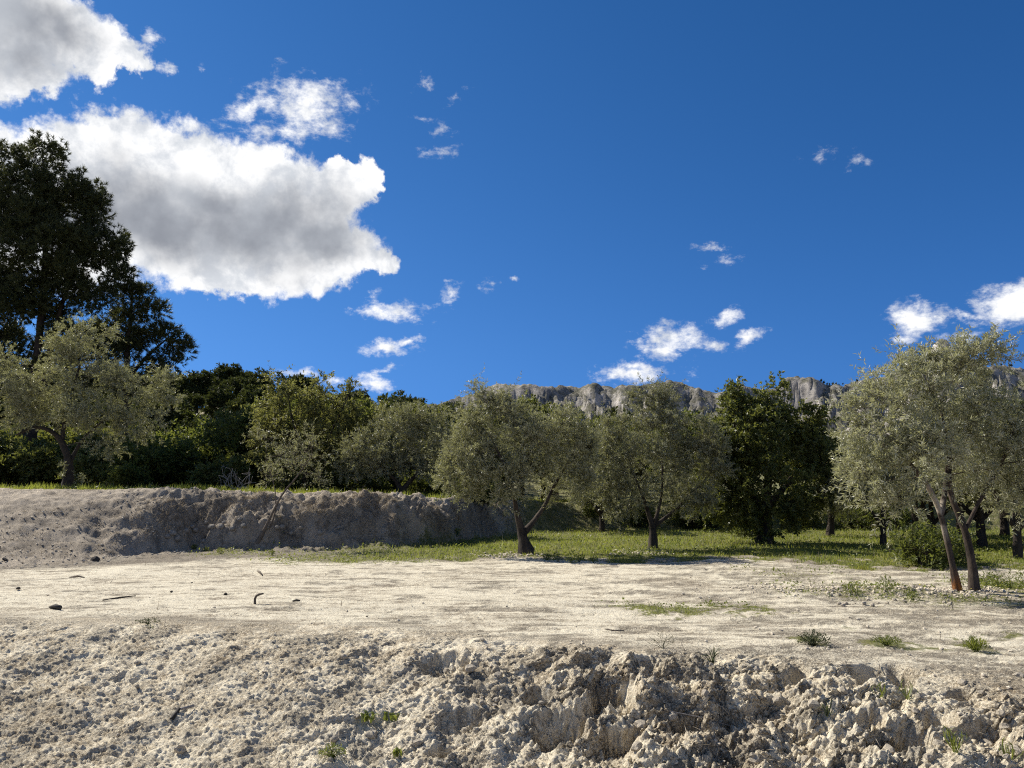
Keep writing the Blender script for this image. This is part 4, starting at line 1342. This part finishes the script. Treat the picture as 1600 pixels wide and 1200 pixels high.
def proto_hill_pine(seed, h, r):
    z = np.zeros(3)
    rng = np.random.RandomState(seed)
    tr = [[np.array((0, 0, -.4, .2)), np.array((.1, 0, h * .4, .13)), np.array((0, .1, h * .8, .05))]]
    cl = [(np.array((0, 0, h * .74)), np.array((r * .6, r * .6, h * .24)))]
    for k in range(9):
        a = k * 0.7 + rng.rand()
        q = .5 + .25 * rng.rand()
        cl.append((np.array((q * r * math.cos(a), q * r * math.sin(a), h * (.3 + .45 * rng.rand()))), np.array((r * .4, r * .4, h * .15))))
    return grow('hill_pine', 'x', 'pine tree', z, tr, cl, M_FARPINE, M_PBARK, seed, HP_G, nsub=62, rs=0.5, ntw=14, tl=0.35, nlf=9, L=0.34, W=0.15, up=0.5, thick=0, spread=0.6, bthick=0.03, jag=0.05, upleaf=0.9)


hp = [proto_hill_pine(61, 5.6, 2.3), proto_hill_pine(62, 5.0, 2.6), proto_hill_pine(63, 6.2, 2.2)]
rngh = np.random.RandomState(77)
pts = []
tries = 0
while len(pts) < 150 and tries < 20000:
    tries += 1
    d = 50 + 66 * rngh.rand() ** 0.8
    px = -260 + 1280 * rngh.rand() ** 1.1
    p = P(px, 700, d)
    if all((p[0] - q[0]) ** 2 + (p[1] - q[1]) ** 2 > 3.4 ** 2 for q in pts):
        pts.append(p)
for i, p in enumerate(pts):
    lab = 'rounded dark pine among many covering the upper part of the wooded hill' if p[1] > 84 else 'rounded green pine on the lower slope of the wooded hill'
    place(hp[i % 3], (p[0], p[1], float(Hbase(p[0], p[1])) - .2), rngh.rand() * 6.28, 0.72 + .5 * rngh.rand(), lab, HP_G)

# tiny trees on the mountain crest
def crest_trees():
    rng = np.random.RandomState(3)
    A, R = [], []
    V, Fc, rnd = twigs_and_leaves(rng, np.array([(0, 0, 5.0), (1.6, 0, 4.0), (-1.6, .5, 4.2), (0, 1, 7.0)]), np.array([3., 2.4, 2.4, 2.]), np.zeros((4, 3)), 26, 1.2, 8, 1.5, .9, 0.2, 0, False, None)
    tv, tf = tube([(0, 0, -3), (0, 0, 6)], [.5, .2], 5)
    V = np.concatenate([V, tv])
    Fc = np.concatenate([Fc, tf + len(V) - len(tv)])
    rnd = np.concatenate([rnd, np.zeros(len(tf))])
    me = mesh_np('crest_tree', V, Fc, 3, M_FARPINE, False, fattr={'rnd': rnd})
    aa, zz, RD = MT
    for k, px in enumerate([1288, 1292, 1297, 1301, 1306, 1311, 1316, 1322, 1345, 1575, 1588, 1591]):
        a = (px - 800) / F / 1.0
        z = float(np.interp(a, aa, zz))
        o = link('crest_tree', me, None, (a * (RD - 8), RD - 8, z - 2.5))
        o.rotation_euler = (0, 0, rng.rand() * 6)
        s = .35 + .4 * rng.rand()
        o.scale = (s, s, s)
        tag(o, 'tiny dark tree standing on the far mountain crest', 'tree', 'trees on the mountain crest')


crest_trees()


# ------------------------------------------------------------------ ground cover
def blades(pos, h, w, lean, rng):
    N = len(pos)
    a = rng.rand(N) * 2 * np.pi
    s = np.stack([np.cos(a), np.sin(a), 0 * a], -1) * (w * 0.5)[:, None]
    l = np.stack([rng.randn(N) * lean, rng.randn(N) * lean, np.ones(N)], -1)
    tip = pos + norm(l) * h[:, None]
    V = np.stack([pos - s, pos + s, tip], 1).reshape(-1, 3)
    return V, np.arange(N * 3).reshape(-1, 3)


def scatter_view(n, x0, x1, y0, y1, rng, zoff=0.0):
    """random ground points, spread evenly in angle so that near ground gets as much as far"""
    px = x0 + (x1 - x0) * rng.rand(n)
    py = y0 + (y1 - y0) * rng.rand(n)
    v = np.stack([(px - 800) / F, math.cos(PITCH) - (600 - py) / F * math.sin(PITCH), math.sin(PITCH) + (600 - py) / F * math.cos(PITCH)], -1)
    t = -CAMZ / v[:, 2]
    return v[:, 0] * t, v[:, 1] * t


def meadow_grass():
    rng = np.random.RandomState(4)
    x, y = scatter_view(520000, -150, 1800, 826, 960, rng)
    g = grassmask(x, y)
    k = (rng.rand(len(x)) < g ** 1.5 * np.where(y < 17, .8, .5)) & (y < 36)
    x, y = x[k], y[k]
    g = g[k]
    z = Hfull(x, y)
    n = fbm(x * 0.9, y * 0.9, 3, .6, 200)
    far = np.clip(y / 20, 0.55, 1.6)
    h = (0.05 + 0.09 * rng.rand(len(x)) * (0.6 + 0.8 * sst(n, -.3, .5))) * (0.4 + 0.6 * g) * np.clip(far, .7, 1.2)
    h = np.where(y < ipc(C_ROADEND, x / y), h * 0.5, h)
    w = (0.010 + 0.014 * rng.rand(len(x))) * far
    V, Fc = blades(np.stack([x, y, z - .01], -1), h, w, 0.55, rng)
    rnd = np.clip(0.5 + 1.1 * fbm(x * 0.5, y * 0.7, 4, .6, 210) + .3 * (rng.rand(len(x)) - .5), 0, 1)
    o = link('meadow_grass', mesh_np('meadow_grass', V, Fc, 3, M_GRASS, False, fattr={'rnd': rnd}))
    tag(o, 'short green grass and weeds over the meadow and along the dirt track', 'grass', kind='stuff')
    # broad weeds
    x, y = scatter_view(60000, -50, 1750, 828, 950, rng)
    g = grassmask(x, y)
    n = fbm(x * 0.8, y * 0.8, 3, .6, 230)
    k = (rng.rand(len(x)) < g * sst(n, 0.0, .35)) & (y < 34)
    x, y = x[k], y[k]
    z = Hfull(x, y)
    N = len(x)
    pos = np.stack([x, y, z + (.02 + .09 * rng.rand(N)) * np.clip(y / 22, .2, 1)], -1)
    V, Fc = leaves(pos, norm(rng.randn(N, 3) * (1, 1, .5) + (0, 0, .4)), np.zeros((N, 3)) + (0, 0, 1.) + rng.randn(N, 3) * .4, (0.055 + .05 * rng.rand(N)) * np.clip(y / 20, .35, 1), (0.03 + .02 * rng.rand(N)) * np.clip(y / 20, .4, 1))
    o = link('meadow_weeds', mesh_np('meadow_weeds', V, Fc, 3, M_WEED, False, fattr={'rnd': np.repeat(rng.rand(N), 2)}))
    tag(o, 'broad leaved weeds growing among the meadow grass', 'weeds', kind='stuff')
    # small yellow flowers
    x, y = scatter_view(30000, -50, 1750, 828, 935, rng)
    g = grassmask(x, y)
    k = (rng.rand(len(x)) < g * sst(fbm(x * .6, y * .9, 3, .6, 233), 0.05, .4) * .5) & (y < 34)
    x, y = x[k], y[k]
    N = len(x)
    pos = np.stack([x, y, Hfull(x, y) + .05 + .08 * rng.rand(N)], -1)
    V, Fc = leaves(pos, norm(rng.randn(N, 3) * (1, 1, .2)), np.zeros((N, 3)) + (0, 0, 1.) + rng.randn(N, 3) * .3, 0.018 + .014 * rng.rand(N), 0.016 + .012 * rng.rand(N))
    o = link('meadow_flowers', mesh_np('meadow_flowers', V, Fc, 3, M_FLOWER, False, fattr={'rnd': np.repeat(rng.rand(N), 2)}))
    tag(o, 'tiny yellow and white flowers dotted through the meadow grass', 'flowers', kind='stuff')
    # tall dry stems
    x, y = scatter_view(16000, -50, 1750, 828, 960, rng)
    g = grassmask(x, y)
    k = (rng.rand(len(x)) < np.clip(g + .05, 0, 1) * sst(fbm(x * .7, y * .9, 3, .6, 236), 0.0, .5) * .6) & (y < 34) & (y > ipc(C_BRINK, x / y) + .3)
    x, y = x[k], y[k]
    N = len(x)
    V, Fc = blades(np.stack([x, y, Hfull(x, y) - .02], -1), (.08 + .30 * rng.rand(N) ** 2) * np.clip(y / 20, .4, 1), .008 + .008 * rng.rand(N), .35, rng)
    o = link('dry_stems', mesh_np('dry_stems', V, Fc, 3, M_STRAW, False, fattr={'rnd': .4 + .6 * rng.rand(N)}))
    tag(o, 'thin dry stems standing up among the meadow grass', 'dry grass', kind='stuff')
    # terrace-top grass
    N = 26000
    a = -0.75 + 1.2 * rng.rand(N)
    y = cL(a) - 0.6 + 5 * rng.rand(N) ** 1.5
    x = a * y
    z = Hfull(x, y)
    h = (0.08 + 0.16 * rng.rand(N)) * (0.3 + sst(fbm(x * .8, y * .8, 3, .6, 240), -.2, .5))
    V, Fc = blades(np.stack([x, y, z - .02], -1), h, 0.02 + .02 * rng.rand(N), 0.4, rng)
    o = link('terrace_grass', mesh_np('terrace_grass', V, Fc, 3, M_GRASS, False, fattr={'rnd': rng.rand(N) * .8}))
    tag(o, 'uneven green grass on top of the earth terrace', 'grass', kind='stuff')


meadow_grass()


def dry_cover():
    rng = np.random.RandomState(6)
    # brushy straw hanging on the terrace face
    N = 130000
    px = -150 + 1130 * rng.rand(N)
    a = (px - 800) / F / 1.025
    yF = ipc(C_FOOT, a)
    y = yF + (np.interp(px, *LIPW) + .5) * (0.06 + 0.52 * rng.rand(N))
    x = a * y
    n = fbm(x * 0.8, y * 1.2, 4, .6, 250)
    k = rng.rand(N) < sst(n, -.25, .35) * np.interp(px, [0, 200, 260, 780, 900], [.10, .2, .7, .7, .25])
    x, y = x[k], y[k]
    z = Hfull(x, y)
    N = len(x)
    V, Fc = blades(np.stack([x, y, z - .02], -1), 0.04 + .20 * rng.rand(N) ** 2, 0.006 + .018 * rng.rand(N), 2.2, rng)
    o = link('dry_brush', mesh_np('dry_brush', V, Fc, 3, M_STRAW, False, fattr={'rnd': rng.rand(N) ** 1.5}))
    tag(o, 'dry grey brush and straw hanging on the shaded terrace bank', 'dry grass', kind='stuff')
    # litter on bank and track: fallen stalks lying about
    x1, y1 = scatter_view(60000, -150, 1750, 868, 1330, rng)
    n = fbm(x1 * 0.9, y1 * 1.4, 4, .6, 260)
    k = rng.rand(len(x1)) < (0.12 + sst(n, 0, .5)) * np.where(y1 > ipc(C_BRINK, x1 / y1), .45, 1.0)
    x1, y1 = x1[k], y1[k]
    for q0, q1 in ((899, 897), (906, 903), (930, 935), (946, 953), (962, 972)):
        m_ = 420
        g0, g1 = G(0, q0), G(1300, q1)
        xx = g0[0] + (g1[0] - g0[0]) * (rng.rand(m_) * 1.1 - .02)
        yy = g0[1] + (g1[1] - g0[1]) * (xx - g0[0]) / (g1[0] - g0[0]) + 0.12 * fbm(xx * .35, xx * 0 + q0, 2, .5, 83) + .05 * rng.randn(m_)
        kk = fbm(xx * .9, yy * 0 + q0, 3, .6, 262) > -0.05
        x1, y1 = np.concatenate([x1, xx[kk]]), np.concatenate([y1, yy[kk]])
    N = len(x1)
    dzv, dyv = relief(x1, y1)
    z1 = Hbase(x1, y1) + dzv
    L = 0.03 + .12 * rng.rand(N) ** 2.5
    dirn = norm(np.stack([rng.randn(N), rng.randn(N), .25 * rng.randn(N)], -1))
    pos = np.stack([x1, y1 + dyv, z1 + .008], -1)
    V, Fc = leaves(pos, dirn, np.zeros((N, 3)) + (0, 0, 1.), L, 0.004 + .005 * rng.rand(N), 0.3)
    o = link('dry_litter', mesh_np('dry_litter', V, Fc, 3, M_STRAW, False, fattr={'rnd': np.repeat(rng.rand(N), 2)}))
    tag(o, 'dead stalks and bits of straw scattered over the pale earth', 'litter', kind='stuff')


dry_cover()


def rock_mesh(name, rng, mat, flat=0.7, sub=1, rough=.22):
    import bmesh
    bm = bmesh.new()
    bmesh.ops.create_icosphere(bm, subdivisions=sub, radius=1.0)
    ax = np.array((1, .75 + .3 * rng.rand(), flat))
    for v in bm.verts:
        s = 1 + rough * rng.randn()
        v.co = Vector((v.co.x * ax[0] * s, v.co.y * ax[1] * s, v.co.z * ax[2] * s))
    me = bpy.data.meshes.new(name)
    bm.to_mesh(me)
    bm.free()
    me.materials.append(mat)
    return me


def rubble():
    """loose crumbs too many to count"""
    rng = np.random.RandomState(9)
    protos = []
    for k in range(6):
        me = rock_mesh('tmp', rng, M_CLOD, .7, 1, .2)
        co = np.zeros(len(me.vertices) * 3, np.float32)
        me.vertices.foreach_get('co', co)
        fc = np.array([p.vertices[:] for p in me.polygons])
        protos.append((co.reshape(-1, 3), fc))
        bpy.data.meshes.remove(me)
    X, Y, S = [], [], []
    x, y = scatter_view(8200, -150, 1750, 884, 1330, rng)
    n = fbm(x * 1.1, y * 1.1, 4, .6, 270)
    k = rng.rand(len(x)) < np.where(y > ipc(C_BRINK, x / y), .6, .65) * (0.15 + sst(n, -.1, .5)) * np.interp(pxa(x / y), [500, 900], [.45, 1])
    X.append(x[k]); Y.append(y[k]); S.append(0.005 + 0.020 * rng.rand(k.sum()) ** 3.5)
    g = G(1390, 925)
    q = 1500
    X.append(g[0] + 1.1 * rng.randn(q)); Y.append(g[1] + .42 * rng.randn(q)); S.append(0.008 + .026 * rng.rand(q) ** 2)
    q = 900                                       # spill below the west end of the terrace
    px = -100 + 400 * rng.rand(q)
    a = (px - 800) / F / 1.025
    yy = ipc(C_FOOT, a) - 1.0 + 4.0 * rng.rand(q)
    X.append(a * yy); Y.append(yy); S.append(0.010 + .030 * rng.rand(q) ** 2.5)
    q = 260
    g = G(1005, 864)
    X.append(g[0] + .5 * rng.randn(q)); Y.append(g[1] + .35 * rng.randn(q)); S.append(0.015 + .04 * rng.rand(q) ** 2)
    g = G(800, 868)
    X.append(g[0] + .5 * rng.randn(q)); Y.append(g[1] + .3 * rng.randn(q)); S.append(0.015 + .035 * rng.rand(q) ** 2)
    X, Y, S = np.concatenate(X), np.concatenate(Y), np.concatenate(S)
    dz, dy = relief(X, Y)
    Z = Hbase(X, Y) + dz
    A = Acc()
    kind = rng.randint(0, 6, len(X))
    for t in range(6):
        m = kind == t
        co, fc = protos[t]
        n = m.sum()
        th = rng.rand(n) * 6.28
        c, s = np.cos(th), np.sin(th)
        V = co[None] * S[m][:, None, None]
        Vx = V[..., 0] * c[:, None] - V[..., 1] * s[:, None]
        Vy = V[..., 0] * s[:, None] + V[..., 1] * c[:, None]
        V = np.stack([Vx + X[m][:, None], Vy + (Y + dy)[m][:, None], V[..., 2] + (Z + S * .25)[m][:, None]], -1)
        Fc = (fc[None] + (np.arange(n) * len(co))[:, None, None]).reshape(-1, 3)
        A.add(V.reshape(-1, 3), Fc)
    V, Fc = A.get()
    o = link('gravel', mesh_np('gravel', V, Fc, 3, M_CLOD, False))
    tag(o, 'pale crumbs and pebbles of marl loose on the bank and track', 'gravel', kind='stuff')


rubble()

# ------------------------------------------------------------------ single stones, clods, sticks, weeds
rngs = np.random.RandomState(15)
clods = [rock_mesh('clod', rngs, M_CLOD, .75, 2, .13) for _ in range(5)]
stones = [rock_mesh('stone', rngs, M_STONE, .7, 2, .07) for _ in range(4)]
wstones = [rock_mesh('stone', rngs, M_WALLSTONE, .75, 2, .07) for _ in range(4)]
dstones = [rock_mesh('stone', rngs, M_DSTONE, .5, 1, .16) for _ in range(3)]


def put_rock(name, mes, i, px, py, size, label, cat, group, sink=0.3, p=None):
    p = hit(px, py) if p is None else p
    dz, dy = relief(np.array([p[0]]), np.array([p[1]]))
    o = link(name, mes[i % len(mes)], None, (p[0], p[1] + dy[0], p[2] + dz[0] + size * (.7 - sink)))
    o.rotation_euler = (rngs.randn() * .2, rngs.randn() * .2, rngs.rand() * 6.28)
    o.scale = (size, size, size)
    return tag(o, label, cat, group)


CG = 'clods of earth on the near bank'
for i in range(80):
    px = 1600 * rngs.rand() ** .65
    py = 1000 + 200 * rngs.rand() if px < 800 else 1050 + 150 * rngs.rand()
    put_rock('clod', clods, i, px, py, 0.022 + .035 * rngs.rand() ** 2, 'rough pale clod of earth lying on the near bank', 'clod', CG, 0.25)
CG2 = 'pale clods heaped by the two trunked olive'
for i in range(46):
    px = 1290 + 260 * rngs.rand()
    py = 918 + 30 * rngs.rand()
    put_rock('clod', clods, i, px, py, 0.016 + .03 * rngs.rand() ** 1.5, 'pale clod in the rubble heap by the two trunked olive', 'clod', CG2, 0.2)
SG = 'stones at the foot of the terrace bank'
for i, (px, py, s) in enumerate([(345, 836, .11), (330, 835, .10), (277, 850, .12), (305, 843, .09), (318, 848, .08), (290, 838, .10), (362, 842, .09), (380, 840, .09), (300, 825, .08), (270, 838, .10), (322, 822, .08), (350, 822, .07),
                                 (440, 832, .10), (455, 838, .08), (470, 830, .08), (432, 845, .08), (500, 838, .09), (530, 832, .07), (262, 845, .09), (374, 828, .07), (415, 842, .08)]):
    # stones sit in the face: find the face below the given line of sight
    p = hit(px, py)
    put_rock('stone', wstones, i, px, py, s, 'rounded grey stone set in the foot of the shaded terrace bank', 'stone', SG, 0.55, p)
SG2 = 'pale stones in the meadow'
for px, py, s, lab in [(1014, 861, .06, 'white stone in the grass by the round olive trunk'), (1030, 862, .05, 'white stone in the grass by the round olive trunk'), (1040, 864, .05, 'white stone in the grass by the round olive trunk'), (985, 862, .05, 'white stone in the grass by the round olive trunk'),
                       (790, 868, .07, 'pale stone beside the V shaped trunk'), (830, 866, .06, 'pale stone beside the V shaped trunk'), (765, 870, .05, 'pale stone beside the V shaped trunk'), (1382, 853, .05, 'white stone below the small slim trunked olive')]:
    put_rock('stone', stones, int(px), px, py, s, lab, 'stone', SG2, .4)
for px, py, s, lab in [(150, 878, .11, 'dark stone at the edge of the track below the terrace'), (268, 926, .030, 'small round dark stone on the track'), (352, 930, .036, 'small dark stone just before the crooked upright stick'), (28, 923, .045, 'flat dark stone on the track near the frame edge'),
                       (573, 965, .02, 'tiny dark stone near the brink of the bank'), (8, 876, .08, 'dark stone on the rubble at the frame edge'), (300, 911, .022, 'tiny dark pebble in the middle of the track')]:
    put_rock('dark_stone', dstones, int(px), px, py, s, lab, 'stone', None, .25)


def stick(name, pts, rad, label, cat, mat=M_STICK, group=None, k=6):
    pts = np.asarray(pts, float)
    V, Fc = tube(pts - pts[0], rad, k, rngs, .08)
    o = link(name, mesh_np(name, V, Fc, 3, mat, True), None, pts[0])
    return tag(o, label, cat, group)


def gp(px, py, up=0.01):
    p = hit(px, py)
    dz, dy = relief(np.array([p[0]]), np.array([p[1]]))
    return np.array((p[0], p[1] + dy[0], p[2] + dz[0] + up))


# dark block of charred wood and other pieces on the track
p0, p1 = gp(79, 952, .03), gp(95, 954, .03)
stick('wood_chunk', [p0, p0 * .6 + p1 * .4 + (0, 0, .012), p1], [.028, .034, .026], 'dark charred chunk of wood lying on the track', 'wood', M_DSTONE, None, 4)
p0, p1 = gp(457, 939, .015), gp(469, 939, .015)
stick('wood_chunk', [p0, (p0 + p1) / 2 + (0, 0, .01), p1], [.012, .018, .010], 'small dark splinter of wood beside the crooked upright stick', 'wood', M_DSTONE)
b = gp(398, 944, -.02)
s = b[1] / F
stick('upright_stick', [b, b + (0, 0, 10 * s), b + (2 * s, 0, 14 * s), b + (6 * s, .02, 16 * s), b + (12 * s, .03, 17 * s)], [.018, .016, .017, .018, .008], 'crooked dry stick standing upright in the middle of the track', 'stick')
p0, p1 = gp(108, 902), gp(132, 904)
stick('fallen_stick', [p0, (p0 + p1) / 2 + (0, .03, .02), p1], [.016, .018, .008], 'short dark stick across the far wheel track', 'stick')
p0, p1, p2 = gp(160, 938), gp(190, 936), gp(212, 932)
stick('fallen_stick', [p0, p1 + (0, 0, .01), p2], [.008, .014, .006], 'long thin stick lying flat on the track', 'stick')
p0, p1 = gp(403, 893), gp(410, 900)
stick('fallen_stick', [p0, (p0 + p1) / 2 + (0, 0, .02), p1], [.018, .02, .01], 'short bent stick behind the crooked upright one', 'stick')
p0, p1 = gp(268, 1126, .02), gp(280, 1116, .03)
stick('fallen_stick', [p0, p1], [.02, .018], 'dark stub of wood on the near bank slope', 'stick', M_DSTONE)
p0, p1 = gp(283, 1116, .03), gp(303, 1114, .03)
stick('fallen_stick', [p0, p1], [.016, .013], 'pale split piece of wood on the near bank slope', 'stick', M_GREYWOOD)
p0, p1, p2 = gp(945, 985), gp(960, 986), gp(975, 987)
stick('fallen_stick', [p0, p1, p2], [.006, .01, .005], 'thin dark stick near the brink under the grass strip', 'stick')
p0, p1, p2 = gp(972, 1034, .02), gp(1000, 1029, .03), gp(1022, 1031, .02)
stick('root', [p0, p1, p2], [.004, .006, .003], 'pale root sticking out just under the brink', 'root', M_GREYWOOD)
p0, p1, p2 = gp(1030, 1113, .02), gp(1100, 1117, .04), gp(1170, 1122, .02)
stick('root', [p0, p1, p2], [.0045, .005, .003], 'long pale root lying across the lumpy bank', 'root', M_GREYWOOD)
for k in range(14):
    px, py = 1335 + 70 * rngs.rand(), 1035 + 50 * rngs.rand()
    q = gp(px, py, .01)
    e = q + np.array((rngs.randn() * .06, -.04 - .05 * rngs.rand(), -.10 - .12 * rngs.rand()))
    stick('root', [q, (q + e) / 2 + (0, -.02, .02), e], [.004, .0035, .0015], 'fine dark root hanging in the hollow under the brink', 'root', M_STICK, 'roots hanging in the hollow', 4)


# weeds: single leaves are parts
def leaf_mesh(name, L, W, mat, curl=.25, n=5):
    V, Fc = [], []
    for i in range(n + 1):
        t = i / n
        w = W * .5 * math.sin(math.pi * min(1, .12 + .88 * t) ** .8) if i < n else 0.0
        z = L * (curl * math.sin(t * 2.2) - .25 * t * t)
        V += [(-w, t * L, z + .15 * w), (0, t * L, z), (w, t * L, z + .15 * w)]
    for i in range(n):
        a = i * 3
        Fc += [(a, a + 1, a + 4, a + 3), (a + 1, a + 2, a + 5, a + 4)]
    me = mesh_np(name, np.array(V), np.array(Fc), 4, mat, True, fattr={'rnd': [.4] * len(Fc)})
    return me


LM = leaf_mesh('weed_leaf', .085, .034, M_WEED, .55)
LM2 = leaf_mesh('strap_leaf', .16, .012, M_WEED, .9)
M_DWEED = leaf_material('dusty_weed_leaf', (0.05, 0.065, 0.03), (0.09, 0.10, 0.05), (0.08, 0.09, 0.05), (0.10, 0.12, 0.04), 0.25, 0.6, 0.2)
LM3 = leaf_mesh('dusty_leaf', .14, .010, M_DWEED, .5)
LM4 = leaf_mesh('green_leaf', .06, .022, M_WEED, .7)


def rosette(name, label, cat, p, mes, n, sc=1.0, tilt=(.15, .9), group=None, stack=0.0, spread=0.01):
    root = thing(name, label, cat, p, group)
    for k in range(n):
        o = link('leaf', mes, root, (rngs.randn() * spread, rngs.randn() * spread, stack * k / n))
        o.rotation_euler = (tilt[0] + (tilt[1] - tilt[0]) * rngs.rand(), rngs.randn() * .2, k * 2.4 + rngs.randn() * .3)
        s = sc * (.7 + .5 * rngs.rand())
        o.scale = (s, s, s)
    return root


def clump_weed(name, label, cat, p, h, r, n, L, W, mat, group=None, upr=.5):
    """many small leaves on short stalks, one part"""
    N = n
    a, q = rngs.rand(N) * 6.283, rngs.rand(N) ** .6
    hh = h * (.12 + .88 * rngs.rand(N)) * (1 - .45 * q)
    pos = np.stack([r * q * np.cos(a), r * q * np.sin(a) * .9, hh], -1)
    dv = norm(np.stack([np.cos(a) * q, np.sin(a) * q, np.full(N, upr)], -1) + rngs.randn(N, 3) * .45)
    V, Fc = leaves(pos, dv, np.zeros((N, 3)) + (0, 0, 1.) + rngs.randn(N, 3) * .5, L * (.6 + .7 * rngs.rand(N)), W * (.7 + .6 * rngs.rand(N)), .2, .1)
    A = Acc()
    A.add(V, Fc)
    rn = list(np.repeat(rngs.rand(N), 2))
    m = max(4, N // 8)
    for k in range(m):
        j = rngs.randint(N)
        V2, F2 = tube([(rngs.randn() * .01, rngs.randn() * .01, -.02), pos[j] * (.5, .5, .6), pos[j]], [.003, .0025, .0015], 3)
        A.add(V2, F2)
        rn += [.2] * len(F2)
    V, Fc = A.get()
    root = thing(name, label, cat, p, group)
    link('foliage', mesh_np('weed_foliage', V, Fc, 3, mat, False, fattr={'rnd': rn}), root)
    return root


RG = 'weeds growing on the near bank'
rosette('rosette_weed', 'green rosette of broad leaves, larger of two on the bank slope', 'weed', gp(577, 1132, .02), LM, 12, 1.05, group=RG, spread=.03)
rosette('rosette_weed', 'green rosette tucked close behind the larger broad leaved one', 'weed', gp(608, 1126, .02), LM, 11, .95, (.4, 1.2), group=RG, spread=.03)
rosette('rosette_weed', 'small green rosette low on the slope below the larger broad leaved one', 'weed', gp(618, 1186, .02), LM, 9, .9, (.3, 1.1), group=RG, spread=.015)
clump_weed('leafy_weed', 'dense mossy green weed at the bottom edge of the bank', 'weed', gp(520, 1190, .02), .10, .11, 260, .022, .010, M_WEED, RG)
rosette('spiky_weed', 'dusty spiky weed growing on the brink of the lumpy bank', 'weed', gp(1112, 1040, .01), LM3, 18, 1.15, (0.0, 1.1), group=RG)
rosette('spiky_weed', 'dusty spiky weed half way down the lumpy bank', 'weed', gp(1290, 1142, .01), LM3, 14, 1.0, (0.0, 1.2), group=RG)
rosette('spiky_weed', 'dark spiky weed low in the hollow at the bottom edge', 'weed', gp(1490, 1188, .01), LM2, 16, .9, (.3, 1.4), group=RG)
rosette('grass_tuft', 'upright green tuft growing in the hollow under the brink', 'grass tuft', gp(1382, 1098, .01), LM2, 9, .75, (.9, 1.45), RG)
rosette('grass_tuft', 'upright green tuft outside the hollow, beside the smooth pale slope', 'grass tuft', gp(1422, 1100, .01), LM2, 10, .85, (.9, 1.5), RG)
rosette('grass_tuft', 'green tuft in the bottom corner of the bank', 'grass tuft', gp(1580, 1192, .01), LM2, 12, .8, (.6, 1.4), RG)
clump_weed('leafy_weed', 'bushy green weed on the flat ground above the lumpy bank', 'weed', gp(1272, 1008, .01), .16, .15, 420, .030, .011, M_DWEED, RG, .7)
clump_weed('leafy_weed', 'bright rounded green tuft of leaves on the track beyond the pale slope', 'weed', gp(1525, 1018, .01), .13, .11, 520, .040, .005, M_GRASS, RG, 1.2)
clump_weed('leafy_weed', 'low green weed in the strip of grass above the hollow', 'weed', gp(1385, 1010, .01), .09, .14, 360, .030, .007, M_WEED, RG, .9)
clump_weed('leafy_weed', 'tiny green weed on the brink by the far end of the bank', 'weed', gp(232, 976, .01), .06, .14, 160, .025, .009, M_DWEED, RG, .6)
clump_weed('spiky_weed', 'thin dry weed standing at the brink under the grass strip', 'weed', gp(1035, 1012, .01), .16, .12, 70, .035, .005, M_DWEED, RG, 1.0)

# upright weeds at the bank foot and by the V trunk
UG = 'upright weeds at the edge of the grass'
for px, py, s, lab in [(322, 862, 1.3, 'small upright weed at the foot of the terrace bank'), (303, 860, 1.2, 'small upright weed at the foot of the terrace bank'), (345, 866, 1.4, 'small upright weed at the foot of the terrace bank'), (425, 868, 1.1, 'small upright weed at the foot of the terrace bank'),
                       (872, 878, 1.9, 'dark upright weed in the shadow of the V trunked olive'), (893, 880, 2.2, 'dark upright weed in the shadow of the V trunked olive'), (905, 878, 1.8, 'dark upright weed in the shadow of the V trunked olive'), (928, 880, 1.3, 'dark upright weed in the shadow of the V trunked olive'), (855, 876, 1.4, 'dark upright weed in the shadow of the V trunked olive'),
                       (1385, 925, 2.0, 'green weed in the rubble heap by the two trunked olive'), (1330, 930, 1.5, 'green weed in the rubble heap by the two trunked olive'), (1425, 938, 1.5, 'green weed in the rubble heap by the two trunked olive'), (1545, 915, 2.2, 'dark green weed in the shade beside the two trunked olive'), (1560, 918, 2.3, 'dark green weed in the shade beside the two trunked olive'), (1580, 920, 2.4, 'dark green weed in the shade beside the two trunked olive'), (1598, 915, 2.2, 'dark green weed in the shade beside the two trunked olive'),
                       (713, 850, 2.0, 'tall thin weed against the end of the shaded bank'), (715, 842, 1.6, 'tall thin weed against the end of the shaded bank')]:
    clump_weed('leafy_weed', lab, 'weed', gp(px, py, 0), .13 * s, .07 * s, 130, .045, .016, M_WEED, UG, 1.0)
